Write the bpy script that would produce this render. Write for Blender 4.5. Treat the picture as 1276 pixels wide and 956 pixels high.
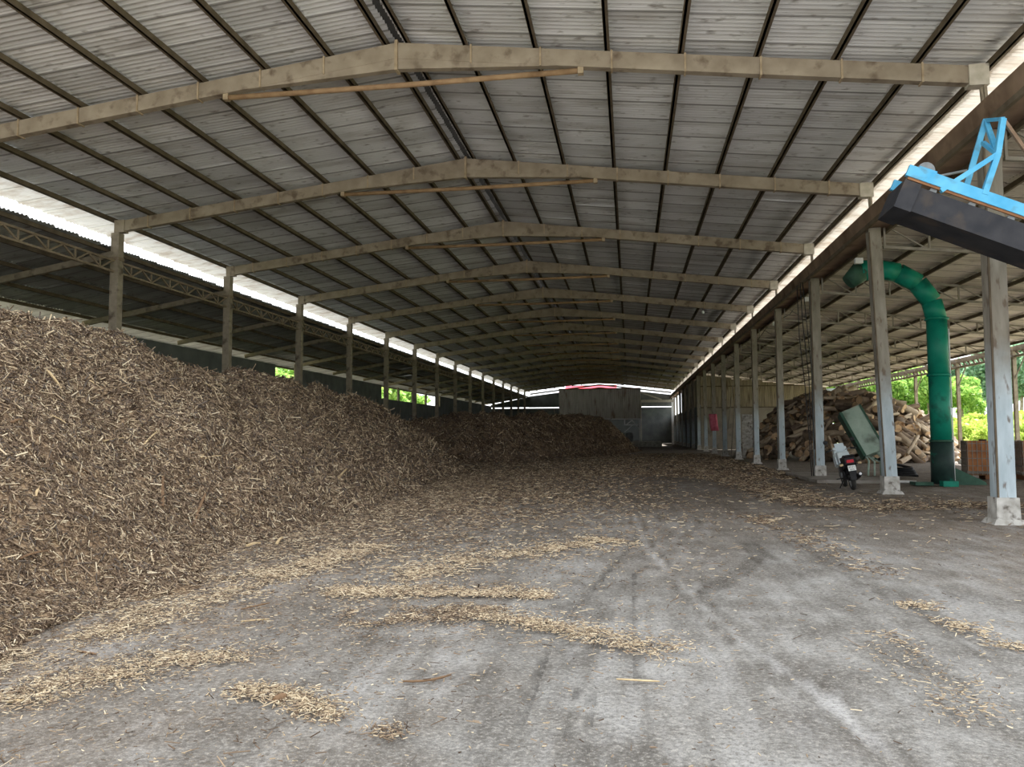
import bpy, math, random
import numpy as np
from mathutils import Vector, Matrix

random.seed(7); RNG = np.random.default_rng(11)
for o in list(bpy.data.objects): bpy.data.objects.remove(o)
scn = bpy.context.scene
COL = scn.collection

# ------------------------------------------------------------------ camera
CAM_H = 1.6; FPX = 960.0
YAW, PIT, ROL = math.radians(8.66), math.radians(3.72), math.radians(-0.236)
FW = np.array([-math.sin(YAW)*math.cos(PIT), math.cos(YAW)*math.cos(PIT), math.sin(PIT)])
RT = np.array([math.cos(YAW), math.sin(YAW), 0.0]); UP = np.cross(RT, FW)
R2 = math.cos(ROL)*RT + math.sin(ROL)*UP; U2 = -math.sin(ROL)*RT + math.cos(ROL)*UP
cd = bpy.data.cameras.new('camera'); cam = bpy.data.objects.new('camera', cd); COL.objects.link(cam)
cd.sensor_fit = 'HORIZONTAL'; cd.sensor_width = 36.0; cd.lens = 36.0*FPX/1276.0
cd.clip_start = 0.05; cd.clip_end = 2000
M = Matrix.Identity(4)
for i in range(3):
    M[i][0], M[i][1], M[i][2] = R2[i], U2[i], -FW[i]
M[0][3], M[1][3], M[2][3] = 0, 0, CAM_H
cam.matrix_world = M
scn.camera = cam
def ray(px, py): return FW + R2*(px-638.0)/FPX - U2*(py-478.0)/FPX
def on(px, py, axis, val):
    d = ray(px, py); t = (val - (0, 0, CAM_H)[axis])/d[axis]
    return np.array([0, 0, CAM_H]) + d*t
def G(px, py): return on(px, py, 2, 0.0)

# ------------------------------------------------------------------ sky, sun, exposure
w = bpy.data.worlds.new('world'); scn.world = w; w.use_nodes = True
bg = w.node_tree.nodes['Background']
bg.inputs['Color'].default_value = (0.93, 0.965, 1.0, 1); bg.inputs['Strength'].default_value = 1.75
sd = bpy.data.lights.new('sun', 'SUN'); sun = bpy.data.objects.new('sun', sd); COL.objects.link(sun)
sd.energy = 11.5; sd.angle = math.radians(3); sd.color = (1.0, 0.98, 0.95)
sun.rotation_euler = Vector((0.35, 0.60, 0.72)).to_track_quat('Z', 'Y').to_euler()
sun.location = (60, 60, 80)
vs = scn.view_settings
vs.view_transform = 'Standard'; vs.look = 'None'; vs.gamma = 1.0; vs.use_curve_mapping = False
vs.exposure = 0.5

# ------------------------------------------------------------------ helpers: tags and objects
def tag(o, label=None, cat=None, group=None, kind=None):
    if label: o['label'] = label
    if cat: o['category'] = cat
    if group: o['group'] = group
    if kind: o['kind'] = kind
    return o
def empty(name, loc=(0, 0, 0), rz=0.0, parent=None):
    o = bpy.data.objects.new(name, None); o.empty_display_size = 0.2
    COL.objects.link(o); o.location = loc; o.rotation_euler = (0, 0, rz)
    if parent: o.parent = parent
    return o
def place(name, me, parent=None, loc=(0, 0, 0), rot=None, scale=None):
    o = bpy.data.objects.new(name, me); COL.objects.link(o)
    o.location = loc
    if rot is not None: o.rotation_euler = rot
    if scale is not None: o.scale = scale
    if parent: o.parent = parent
    return o
def copy_tree(o, parent=None):
    c = o.copy(); COL.objects.link(c); c.parent = parent
    for ch in KIDS.get(o.name, None) or [x for x in o.children]: copy_tree(ch, c)
    return c
KIDS = {}
def np_mesh(name, V, F, mats, smooth=False, attrs=None, cattr=None):
    V = np.asarray(V, dtype=np.float32); F = np.asarray(F, dtype=np.int32)
    me = bpy.data.meshes.new(name); k = F.shape[1]
    me.vertices.add(len(V)); me.vertices.foreach_set('co', V.ravel())
    me.loops.add(F.size); me.loops.foreach_set('vertex_index', F.ravel())
    me.polygons.add(len(F)); me.polygons.foreach_set('loop_start', np.arange(0, F.size, k, dtype=np.int32))
    try: me.polygons.foreach_set('loop_total', np.full(len(F), k, dtype=np.int32))
    except Exception: pass
    me.update(calc_edges=True)
    if smooth: me.polygons.foreach_set('use_smooth', np.ones(len(F), dtype=bool))
    for m in (mats if isinstance(mats, (list, tuple)) else [mats]): me.materials.append(m)
    for n, a in (attrs or {}).items():
        at = me.attributes.new(n, 'FLOAT', 'POINT'); at.data.foreach_set('value', np.asarray(a, np.float32).ravel())
    if cattr is not None:
        at = me.color_attributes.new('col', 'FLOAT_COLOR', 'POINT')
        at.data.foreach_set('color', np.asarray(cattr, np.float32).ravel())
    me.validate(); return me

class MB:
    """collects boxes, bars, tubes, lathes; .mesh() or .build() makes ONE mesh"""
    def __init__(s): s.v = []; s.f = []; s.mi = []; s.sm = []
    def _add(s, V, F, mi=0, sm=False):
        b = len(s.v); s.v += [tuple(map(float, p)) for p in V]
        s.f += [tuple(i+b for i in q) for q in F]; s.mi += [mi]*len(F); s.sm += [sm]*len(F)
    def box(s, c, d, R=None, mi=0, taper=1.0):
        V = []
        for z in (-1, 1):
            k = taper if z > 0 else 1.0
            for x, y in ((-1, -1), (1, -1), (1, 1), (-1, 1)):
                p = Vector((x*d[0]*k/2, y*d[1]*k/2, z*d[2]/2))
                if R is not None: p = R @ p
                V.append((p.x+c[0], p.y+c[1], p.z+c[2]))
        s._add(V, [(3, 2, 1, 0), (4, 5, 6, 7), (0, 1, 5, 4), (1, 2, 6, 5), (2, 3, 7, 6), (3, 0, 4, 7)], mi); return s
    def frame(s, p0, p1, up=(0, 0, 1)):
        a = Vector(p0); b = Vector(p1); d = (b-a); L = d.length; d.normalize()
        u = Vector(up)
        if abs(d.dot(u)) > 0.98: u = Vector((1, 0, 0))
        x = d.cross(u).normalized(); z = x.cross(d).normalized()
        return a, b, d, x, z, L
    def bar(s, p0, p1, wx, hz, up=(0, 0, 1), mi=0, wx1=None, hz1=None):
        a, b, d, x, z, L = s.frame(p0, p1, up); V = []
        for p, ww, hh in ((a, wx, hz), (b, wx1 or wx, hz1 or hz)):
            for i, j in ((-1, -1), (1, -1), (1, 1), (-1, 1)): V.append(p + x*(i*ww/2) + z*(j*hh/2))
        s._add(V, [(3, 2, 1, 0), (4, 5, 6, 7), (0, 1, 5, 4), (1, 2, 6, 5), (2, 3, 7, 6), (3, 0, 4, 7)], mi); return s
    def tube(s, pts, r, n=8, mi=0, cap=True, capmi=None):
        pts = [Vector(p) for p in pts]; m = len(pts)
        rr = r if isinstance(r, (list, tuple)) else [r]*m
        V = []; F = []; px = None
        for i, p in enumerate(pts):
            d = (pts[min(i+1, m-1)] - pts[max(i-1, 0)]).normalized()
            if px is None:
                u = Vector((0, 0, 1)) if abs(d.z) < 0.95 else Vector((1, 0, 0)); px = d.cross(u).normalized()
            px = (px - d*px.dot(d)).normalized(); py = d.cross(px)
            for k in range(n):
                a = 2*math.pi*k/n; V.append(p + px*(rr[i]*math.cos(a)) + py*(rr[i]*math.sin(a)))
        for i in range(m-1):
            for k in range(n):
                F.append((i*n+k, i*n+(k+1) % n, (i+1)*n+(k+1) % n, (i+1)*n+k))
        s._add(V, F, mi, True)
        if cap:
            b = len(s.v)-len(V)
            s.f += [tuple(b+k for k in reversed(range(n))), tuple(b+(m-1)*n+k for k in range(n))]
            s.mi += [mi if capmi is None else capmi]*2; s.sm += [False]*2
        return s
    def lathe(s, prof, c, axis='z', n=16, mi=0, R=None):
        """prof: list of (r, h); axis of revolution; open profile"""
        V = []; F = []
        for r, h in prof:
            for k in range(n):
                a = 2*math.pi*k/n; x, y, z = r*math.cos(a), r*math.sin(a), h
                p = Vector((x, y, z)) if axis == 'z' else (Vector((z, x, y)) if axis == 'x' else Vector((x, z, y)))
                if R is not None: p = R @ p
                V.append(p + Vector(c))
        m = len(prof)
        for i in range(m-1):
            for k in range(n): F.append((i*n+k, i*n+(k+1) % n, (i+1)*n+(k+1) % n, (i+1)*n+k))
        s._add(V, F, mi, True); return s
    def poly(s, V, F, mi=0, sm=False): s._add(V, F, mi, sm); return s
    def prism(s, outline, axis, a0, a1, mi=0):
        """outline of 2-D points extruded along axis ('x','y')"""
        n = len(outline); V = []
        for a in (a0, a1):
            for p, q in outline: V.append((a, p, q) if axis == 'x' else ((p, a, q) if axis == 'y' else (p, q, a)))
        F = [tuple(range(n)), tuple(reversed(range(n, 2*n)))] + [(i, i+n, (i+1) % n+n, (i+1) % n) for i in range(n)]
        s._add(V, F, mi); return s
    def mesh(s, name, mats, off=(0, 0, 0)):
        me = bpy.data.meshes.new(name)
        me.from_pydata([(x-off[0], y-off[1], z-off[2]) for x, y, z in s.v], [], s.f)
        for m in (mats if isinstance(mats, (list, tuple)) else [mats]): me.materials.append(m)
        me.polygons.foreach_set('material_index', s.mi); me.polygons.foreach_set('use_smooth', s.sm)
        me.update()
        import bmesh
        bm = bmesh.new(); bm.from_mesh(me); bmesh.ops.recalc_face_normals(bm, faces=bm.faces); bm.to_mesh(me); bm.free()
        return me
    def build(s, name, mats, parent=None, world=True):
        off = (0, 0, 0)
        if parent and world:
            p = parent; off = Vector((0, 0, 0))
            while p: off += Vector(p.location); p = p.parent
        return place(name, s.mesh(name, mats, off), parent)
    def solo(s, name, mats, loc):
        return place(name, s.mesh(name, mats, loc), None, loc)

# ------------------------------------------------------------------ helpers: procedural materials
def srgb(r, g, b):
    f = lambda c: (c/12.92 if c <= 0.04045 else ((c+0.055)/1.055)**2.4)
    return (f(r/255), f(g/255), f(b/255), 1)
class NT:
    def __init__(s, name, rough=0.85, metal=0.0):
        s.m = bpy.data.materials.new(name); s.m.use_nodes = True; s.t = s.m.node_tree
        s.b = s.t.nodes['Principled BSDF']; s.b.inputs['Roughness'].default_value = rough
        s.b.inputs['Metallic'].default_value = metal; s.b.inputs['Specular IOR Level'].default_value = 0.25
    def n(s, typ, **kw):
        n = s.t.nodes.new(typ)
        for k, v in kw.items(): setattr(n, k, v)
        return n
    def L(s, a, b): s.t.links.new(a, b)
    def pos(s): return s.n('ShaderNodeNewGeometry').outputs['Position']
    def obj(s): return s.n('ShaderNodeTexCoord').outputs['Object']
    def noise(s, vec, scale, detail=4, stretch=None):
        if stretch:
            mp = s.n('ShaderNodeMapping'); mp.inputs['Scale'].default_value = stretch; s.L(vec, mp.inputs['Vector']); vec = mp.outputs['Vector']
        t = s.n('ShaderNodeTexNoise'); t.inputs['Scale'].default_value = scale; t.inputs['Detail'].default_value = detail
        s.L(vec, t.inputs['Vector']); return t.outputs['Fac']
    def ramp(s, fac, stops):
        r = s.n('ShaderNodeValToRGB'); e = r.color_ramp.elements
        while len(e) < len(stops): e.new(0.5)
        for el, (p, c) in zip(e, stops): el.position = p; el.color = c
        s.L(fac, r.inputs['Fac']); return r.outputs['Color']
    def math(s, op, a, b=None, clamp=False):
        n = s.n('ShaderNodeMath', operation=op); n.use_clamp = clamp
        for i, x in enumerate((a, b)):
            if x is None: continue
            if isinstance(x, (int, float)): n.inputs[i].default_value = x
            else: s.L(x, n.inputs[i])
        return n.outputs[0]
    def mix(s, fac, a, b, blend='MIX'):
        n = s.n('ShaderNodeMix', data_type='RGBA', blend_type=blend)
        for i, x in ((0, fac), (6, a), (7, b)):
            if isinstance(x, (int, float)): n.inputs[i].default_value = x
            elif isinstance(x, tuple): n.inputs[i].default_value = x
            else: s.L(x, n.inputs[i])
        return n.outputs[2]
    def color(s, c):
        if isinstance(c, tuple): s.b.inputs['Base Color'].default_value = c
        else: s.L(c, s.b.inputs['Base Color'])
    def bump(s, h, strength=0.4, dist=0.02):
        b = s.n('ShaderNodeBump'); b.inputs['Strength'].default_value = strength; b.inputs['Distance'].default_value = dist
        s.L(h, b.inputs['Height']); s.L(b.outputs['Normal'], s.b.inputs['Normal'])
    def attr(s, name, out='Fac'):
        a = s.n('ShaderNodeAttribute', attribute_name=name); return a.outputs[out]
def mottled(name, c1, c2, scale=4.0, rough=0.85, metal=0.0, dirt=None, dscale=1.5, dlo=0.55, dhi=0.7, stretch=None, bump=0.15, world=False):
    t = NT(name, rough, metal); p = t.pos() if world else t.obj()
    col = t.ramp(t.noise(p, scale, 5, stretch), [(0.3, c1), (0.7, c2)])
    if dirt: col = t.mix(t.ramp(t.noise(p, dscale, 6, stretch), [(dlo, (0, 0, 0, 1)), (dhi, (1, 1, 1, 1))]), col, dirt)
    t.color(col)
    if bump: t.bump(t.noise(p, scale*6, 3), bump, 0.01)
    return t.m

def sheet_material(name, base_lo, base_hi, stain, cellx=1.41, x0=-4.6):
    """fibre-cement roofing: tone changes from sheet to sheet, stains run down the slope"""
    t = NT(name, 0.42); t.b.inputs['Specular IOR Level'].default_value = 0.6; p = t.pos(); sp = t.n('ShaderNodeSeparateXYZ'); t.L(p, sp.inputs[0])
    a = t.math('FLOOR', t.math('DIVIDE', t.math('ADD', sp.outputs[0], -x0), cellx))
    yb_ = t.math('DIVIDE', t.math('ADD', sp.outputs[1], -10.6), 0.95); b = t.math('FLOOR', yb_)
    cb = t.n('ShaderNodeCombineXYZ'); t.L(a, cb.inputs[0]); t.L(b, cb.inputs[1])
    wn = t.n('ShaderNodeTexWhiteNoise', noise_dimensions='2D'); t.L(cb.outputs[0], wn.inputs['Vector'])
    col = t.mix(wn.outputs['Value'], base_lo, base_hi)
    st = t.noise(p, 1.3, 6, (0.35, 1.6, 1.0))
    col = t.mix(t.ramp(st, [(0.50, (0, 0, 0, 1)), (0.72, (0.8, 0.8, 0.8, 1))]), col, stain)
    fine = t.noise(p, 9, 4, (0.3, 1, 1))
    col = t.mix(t.ramp(fine, [(0.60, (0, 0, 0, 1)), (0.74, (0.75, 0.75, 0.75, 1))]), col, srgb(96, 88, 78))
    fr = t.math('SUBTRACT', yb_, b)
    lap_shade = t.math('MULTIPLY', t.math('LESS_THAN', t.math('ABSOLUTE', t.math('SUBTRACT', fr, 0.03)), 0.035), 0.6)  # lap shadow painted into the colour as a dark stripe at sheet edges
    col = t.mix(lap_shade, col, srgb(70, 66, 60))
    t.color(col); t.bump(t.noise(p, 30, 3), 0.12, 0.01)
    return t.m

MT = {}
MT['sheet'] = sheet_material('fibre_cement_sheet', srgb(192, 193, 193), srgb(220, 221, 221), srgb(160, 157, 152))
t = NT('translucent_eave_sheet', 0.5); p = t.pos()
col = t.ramp(t.noise(p, 1.5, 6, (1, 2, 1)), [(0.35, srgb(196, 186, 174)), (0.55, srgb(226, 224, 218))]); t.color(col)
tr = t.n('ShaderNodeBsdfTranslucent'); t.L(col, tr.inputs['Color']); mx_ = t.n('ShaderNodeMixShader'); mx_.inputs[0].default_value = 0.08
t.L(t.b.outputs[0], mx_.inputs[1]); t.L(tr.outputs[0], mx_.inputs[2]); t.L(mx_.outputs[0], t.t.nodes['Material Output'].inputs['Surface']); MT['skylight'] = t.m
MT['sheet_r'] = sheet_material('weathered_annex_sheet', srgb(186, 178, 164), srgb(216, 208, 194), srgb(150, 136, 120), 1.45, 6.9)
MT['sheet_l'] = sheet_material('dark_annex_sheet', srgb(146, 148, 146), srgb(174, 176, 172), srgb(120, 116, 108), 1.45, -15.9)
MT['ridge'] = mottled('ridge_cap', srgb(44, 40, 36), srgb(62, 58, 52), 3)
MT['beam'] = mottled('dusty_steel', srgb(140, 128, 112), srgb(168, 156, 139), 2.5, dirt=srgb(112, 98, 84), dscale=3, world=True)
MT['purlin'] = mottled('purlin_steel', srgb(84, 74, 60), srgb(112, 100, 84), 3, world=True)
MT['tie'] = mottled('tie_pole', srgb(140, 112, 84), srgb(168, 140, 108), 5, dirt=srgb(104, 80, 60))
MT['collar'] = mottled('collar_plate', srgb(150, 132, 108), srgb(186, 168, 142), 6)
MT['bracket'] = mottled('pale_bracket', srgb(170, 164, 150), srgb(196, 190, 178), 6)
MT['post'] = mottled('old_post', srgb(132, 122, 106), srgb(162, 152, 134), 4, dirt=srgb(92, 82, 70), dscale=3)
MT['column'] = mottled('column_paint', srgb(142, 142, 136), srgb(168, 168, 162), 2, dirt=srgb(112, 100, 86), dscale=1.6, stretch=(3, 3, 0.7))
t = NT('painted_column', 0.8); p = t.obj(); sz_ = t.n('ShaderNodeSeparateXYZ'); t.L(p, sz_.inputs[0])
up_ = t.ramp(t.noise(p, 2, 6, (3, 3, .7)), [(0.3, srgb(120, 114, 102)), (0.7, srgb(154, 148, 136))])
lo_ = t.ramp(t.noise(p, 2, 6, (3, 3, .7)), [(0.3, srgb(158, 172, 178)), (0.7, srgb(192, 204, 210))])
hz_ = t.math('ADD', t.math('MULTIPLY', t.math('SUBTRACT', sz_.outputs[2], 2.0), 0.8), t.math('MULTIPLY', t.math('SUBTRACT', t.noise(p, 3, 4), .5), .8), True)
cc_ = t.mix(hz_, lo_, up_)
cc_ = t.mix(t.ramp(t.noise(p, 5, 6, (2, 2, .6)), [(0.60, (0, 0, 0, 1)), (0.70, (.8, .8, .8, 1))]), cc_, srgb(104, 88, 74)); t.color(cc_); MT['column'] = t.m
MT['plinth'] = mottled('flaking_plinth', srgb(150, 146, 138), srgb(206, 204, 198), 5, dirt=srgb(104, 98, 90), dscale=7, bump=0.5)
MT['girder'] = mottled('rusty_gutter', srgb(112, 92, 76), srgb(146, 124, 104), 1.6, dirt=srgb(84, 64, 50), dscale=1.1, world=True)
MT['lattice'] = mottled('lattice_steel', srgb(120, 106, 88), srgb(150, 136, 116), 4)
MT['truss'] = mottled('truss_steel', srgb(124, 118, 108), srgb(152, 146, 136), 4)
MT['concrete'] = mottled('concrete', srgb(132, 126, 118), srgb(160, 154, 146), 2, dirt=srgb(108, 100, 90), bump=0.3)
MT['clad'] = mottled('corrugated_cladding', srgb(176, 170, 158), srgb(210, 206, 196), 1.0, dirt=srgb(118, 84, 58), dscale=0.9, dlo=0.56, dhi=0.72, stretch=(3, 3, 0.5), world=True)
MT['wallsheet'] = mottled('wall_sheet', srgb(126, 116, 100), srgb(168, 156, 136), 1.2, dirt=srgb(92, 80, 64), dscale=1.4, stretch=(4, 4, 0.4), world=True)
MT['bluesheet'] = mottled('pale_blue_sheet', srgb(190, 204, 212), srgb(214, 224, 228), 2)
MT['darkwall'] = mottled('grey_wall', srgb(92, 96, 96), srgb(118, 122, 120), 1, world=True)
MT['bandwall'] = mottled('rendered_wall', srgb(126, 118, 106), srgb(148, 140, 126), 1, dirt=srgb(104, 94, 82), world=True)
MT['whitepaint'] = mottled('white_paint', srgb(214, 216, 216), srgb(232, 232, 230), 3, rough=0.6)
MT['green'] = mottled('green_duct', srgb(10, 118, 98), srgb(26, 140, 116), 2, rough=0.45, dirt=srgb(20, 92, 78), dscale=2.5)
MT['greendark'] = mottled('sooty_green', srgb(28, 44, 42), srgb(44, 66, 60), 3, rough=0.6, dirt=srgb(22, 104, 86), dscale=2.2, dlo=0.6, dhi=0.66)
MT['greengrey'] = mottled('grey_green_steel', srgb(146, 166, 152), srgb(176, 194, 180), 3, rough=0.6, dirt=srgb(104, 116, 104))
MT['greenshade'] = mottled('dark_green_steel', srgb(44, 74, 60), srgb(62, 96, 80), 3, rough=0.6)
MT['blue'] = mottled('sky_blue_paint', srgb(70, 160, 206), srgb(104, 184, 222), 3, rough=0.5, dirt=srgb(90, 140, 164), dscale=4)
MT['belt'] = mottled('black_trough', srgb(40, 42, 48), srgb(58, 58, 62), 3, rough=0.7, dirt=srgb(74, 66, 60), dscale=2)
MT['motor'] = mottled('grey_motor', srgb(112, 116, 118), srgb(140, 144, 146), 6, rough=0.5)
MT['rust'] = mottled('rusty_steel', srgb(120, 84, 58), srgb(150, 108, 76), 4)
MT['ibc'] = mottled('amber_plastic', srgb(150, 92, 50), srgb(184, 122, 72), 3, rough=0.5, dirt=srgb(120, 74, 44), dscale=2)
MT['wire'] = mottled('galvanised_wire', srgb(120, 112, 100), srgb(150, 142, 130), 6, rough=0.5)
MT['black'] = mottled('black_plastic', srgb(26, 26, 28), srgb(40, 40, 42), 5, rough=0.5, bump=0)
MT['tyre'] = mottled('dusty_tyre', srgb(42, 42, 42), srgb(70, 68, 64), 8, rough=0.9)
MT['chrome'] = mottled('dull_metal', srgb(150, 150, 150), srgb(180, 180, 180), 6, rough=0.35, metal=0.7, bump=0)
MT['fairing'] = mottled('white_fairing', srgb(206, 220, 224), srgb(228, 236, 238), 2, rough=0.35, bump=0)
MT['plate'] = mottled('number_plate', srgb(226, 230, 226), srgb(238, 240, 236), 2, rough=0.5, bump=0)
MT['ink'] = mottled('plate_ink', srgb(26, 30, 30), srgb(36, 40, 40), 2, bump=0)
MT['red'] = mottled('red_lens', srgb(190, 26, 40), srgb(214, 40, 56), 4, rough=0.3, bump=0)
MT['pink'] = mottled('pink_cloth', srgb(206, 96, 120), srgb(226, 132, 150), 6)
MT['rag'] = mottled('pale_litter', srgb(190, 190, 186), srgb(220, 220, 216), 5)
MT['redroof'] = mottled('red_roof', srgb(200, 40, 60), srgb(222, 64, 84), 2)
MT['bark'] = mottled('log_bark', srgb(98, 84, 72), srgb(146, 128, 110), 5, stretch=(1, 1, 0.3), dirt=srgb(70, 60, 54), dscale=3, bump=0.6)
MT['barkpale'] = mottled('peeled_log', srgb(172, 154, 132), srgb(208, 192, 168), 5, stretch=(1, 1, 0.3), dirt=srgb(120, 96, 74), dscale=3, bump=0.4)
MT['cut'] = mottled('sawn_end', srgb(184, 154, 120), srgb(212, 184, 150), 4, dirt=srgb(130, 96, 66), dscale=3, bump=0.3)
MT['strip'] = mottled('pale_wood_strip', srgb(190, 164, 124), srgb(220, 196, 156), 8)
MT['stripdark'] = mottled('brown_wood_strip', srgb(112, 88, 66), srgb(140, 112, 86), 8)
MT['trunk'] = mottled('tree_bark', srgb(128, 118, 104), srgb(170, 160, 146), 3)
def leaf_mat(name, c1, c2):
    t = NT(name, 0.6); col = t.mix(t.attr('tint'), c1, c2); t.color(col)
    tr = t.n('ShaderNodeBsdfTranslucent'); t.L(col, tr.inputs['Color'])
    mx = t.n('ShaderNodeMixShader'); mx.inputs[0].default_value = 0.4
    t.L(t.b.outputs[0], mx.inputs[1]); t.L(tr.outputs[0], mx.inputs[2])
    t.L(mx.outputs[0], t.t.nodes['Material Output'].inputs['Surface']); return t.m
MT['leafA'] = leaf_mat('fresh_leaves', srgb(112, 158, 74), srgb(186, 216, 118))
MT['leafB'] = leaf_mat('blue_green_leaves', srgb(104, 146, 114), srgb(170, 202, 168))
MT['leafC'] = leaf_mat('yellow_green_leaves', srgb(150, 178, 70), srgb(206, 220, 120))
def chip_mat(name, gain=1.0):
    t = NT(name, 0.9); t.color(t.attr('col', 'Color')); return t.m
MT['chip'] = chip_mat('wood_chips')
def heap_mat():
    t = NT('chip_heap_body', 0.95); p = t.pos()
    col = t.ramp(t.noise(p, 18, 6), [(0.3, srgb(84, 68, 54)), (0.5, srgb(128, 106, 84)), (0.72, srgb(180, 154, 122))])
    t.color(col); t.bump(t.noise(p, 25, 4), 0.8, 0.05); return t.m
MT['heap'] = heap_mat()

def vnoise(x, y, seed=0):
    """smooth 2-D value noise in -1..1"""
    r = np.random.default_rng(seed); T = r.uniform(-1, 1, (256, 256))
    xi = np.floor(x).astype(int); yi = np.floor(y).astype(int); fx = x-xi; fy = y-yi
    fx = fx*fx*(3-2*fx); fy = fy*fy*(3-2*fy)
    g = lambda a, b: T[a % 256, b % 256]
    return (g(xi, yi)*(1-fx)+g(xi+1, yi)*fx)*(1-fy) + (g(xi, yi+1)*(1-fx)+g(xi+1, yi+1)*fx)*fy
def fbm(x, y, seed=0, o=4):
    s = 0; a = 1
    for i in range(o): s = s + a*vnoise(x*2**i+i*7.3, y*2**i+i*3.1, seed+i); a *= 0.5
    return s
def sstep(a, b, x):
    t = np.clip((x-a)/(b-a), 0, 1); return t*t*(3-2*t)
def seg_dist(x, y, pts, closed=False):
    """distance to a polyline, and length along it at the nearest point"""
    best = np.full(np.shape(x), 1e9); along = np.zeros(np.shape(x)); acc = 0.0
    n = len(pts)
    for i in range(n if closed else n-1):
        ax, ay = pts[i][0], pts[i][1]; bx, by = pts[(i+1) % n][0], pts[(i+1) % n][1]
        dx, dy = bx-ax, by-ay; l2 = dx*dx+dy*dy+1e-9
        t = np.clip(((x-ax)*dx+(y-ay)*dy)/l2, 0, 1)
        d = np.hypot(x-ax-t*dx, y-ay-t*dy); m = d < best
        best = np.where(m, d, best); along = np.where(m, acc+t*math.sqrt(l2), along); acc += math.sqrt(l2)
    return best, along
def inside(x, y, pts):
    r = np.zeros(np.shape(x), bool); n = len(pts)
    for i in range(n):
        ax, ay = pts[i]; bx, by = pts[(i+1) % n]
        c = ((ay > y) != (by > y)) & (x < (bx-ax)*(y-ay)/(by-ay+1e-12)+ax); r ^= c
    return r

# ------------------------------------------------------------------ shed dimensions
XR, XL, XM = 6.5, -15.67, -4.6          # right columns, left posts, ridge
Y0, BAY = 14.8, 6.71
YF, YE = 10.6, 122.2                      # front edge of the roof, end wall
KMAX = 16
ZR, SL = 9.72, 0.1225                    # sheet height at the ridge, slope
def fy(k): return Y0 + BAY*k
def roofz(x): return ZR - SL*abs(x-XM)

# ------------------------------------------------------------------ floor
def track(px): return [G(*p)[:2] for p in px]
TRK = [track([(764, 990), (768, 874), (764, 800), (775, 712), (845, 668), (862, 650), (842, 626), (800, 610), (770, 600)]),
       track([(640, 990), (690, 860), (725, 772), (790, 690), (812, 660), (812, 636), (790, 614)]),
       track([(1160, 985), (1029, 867), (925, 796), (863, 742), (805, 680), (790, 640)]),
       track([(1340, 880), (1276, 846), (1153, 759), (1029, 701), (937, 647), (880, 618)]),
       track([(880, 735), (930, 708), (945, 690), (935, 676)]),
       track([(520, 990), (560, 860), (600, 740), (625, 660), (640, 620)]),
       track([(420, 990), (470, 850), (520, 740), (560, 690)]),
       track([(940, 990), (905, 860), (872, 770), (850, 700), (840, 650)]),
       track([(1276, 940), (1150, 830), (1040, 760), (960, 700), (900, 650)])]
TW = [.20, .18, .11, .07, .12, .30, .3, .2, .16]
TL = [0.15, 0.1, 0.9, 0.55, -0.8, 0.3, 0.25, 0.2, -0.45]
xs = np.arange(-9.0, 13.01, 0.075)
ys = np.concatenate([np.arange(2.4, 14, 0.055), np.arange(14, 34.01, 0.12)])
gx, gy = np.meshgrid(xs, ys, indexing='ij')
dust = 0.8*sstep(6.0, 19, gy + 2.0*fbm(gx*.35, gy*.2, 3)) + 0.45*sstep(1.6, 4.8, gx-gy*.08+1.2*fbm(gx*.4, gy*.3, 9)) \
       + 0.95*sstep(-.2, -3.9, gx + 0.07*gy + 0.9*fbm(gx*.6, gy*.6, 4))
dust = np.clip(dust, 0, 1)
lite = 0.25*fbm(gx*1.3, gy*.35, 21) + .2*fbm(gx*5, gy*2, 22) ; tm = np.zeros_like(gx); tv = np.zeros_like(gx); tz = np.zeros_like(gx); td = np.zeros_like(gx)
for P_, wd, li in zip(TRK, TW, TL):
    d, a = seg_dist(gx, gy, P_); m = sstep(wd, wd*.55, d) * (0.55+0.45*vnoise(a*.7, a*0+3, 31))
    lite = lite + m*li*0.8 + sstep(.06, .01, np.abs(d-wd*.8))*(-0.3 if li < .5 else -.6)
    tm = np.maximum(tm, m*(1.3 if li in (.15, .1) else .12)); tv = np.where(m > .05, a, tv); td = np.where(m > .05, d, td); tz -= 0.012*m
zz = 0.008*fbm(gx*1.1, gy*1.1, 5) + tz + 0.03*dust*fbm(gx*.8, gy*.8, 8)*0.4
V = np.stack([gx, gy, zz-0.012], -1).reshape(-1, 3)
ni, nj = gx.shape; I = np.arange(ni*nj).reshape(ni, nj)
F = np.stack([I[:-1, :-1], I[1:, :-1], I[1:, 1:], I[:-1, 1:]], -1).reshape(-1, 4)
def quadgrid(x0, x1, y0, y1): return [(x0, y0), (x1, y0), (x1, y1), (x0, y1)]
extra = []
for r in ((-26, -9, -8, 126), (13, 21.5, -8, 126), (-9, 13, -8, 2.4), (-45, 45, -70, -8), (-9, 13, 34, 126)): extra += quadgrid(*r)
eb = len(V); ev = np.array([(a, b, -0.012) for a, b in extra]); V = np.vstack([V, ev])
F = np.vstack([F, np.arange(eb, eb+len(ev)).reshape(-1, 4)])
def cat_(a, v): return np.concatenate([a.ravel(), np.full(len(ev), v)])
dvals = cat_(dust, 0.8); dvals[eb+8:eb+12] = 0.15
t = NT('dusty_concrete_floor', 0.9); p = t.pos()
gcol = t.ramp(t.noise(p, 1.4, 9), [(0.3, srgb(104, 100, 95)), (0.5, srgb(132, 129, 124)), (0.72, srgb(157, 155, 151))])
bcol = t.ramp(t.noise(p, 1.6, 8), [(0.3, srgb(98, 87, 76)), (0.5, srgb(121, 109, 97)), (0.75, srgb(142, 130, 117))])
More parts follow.
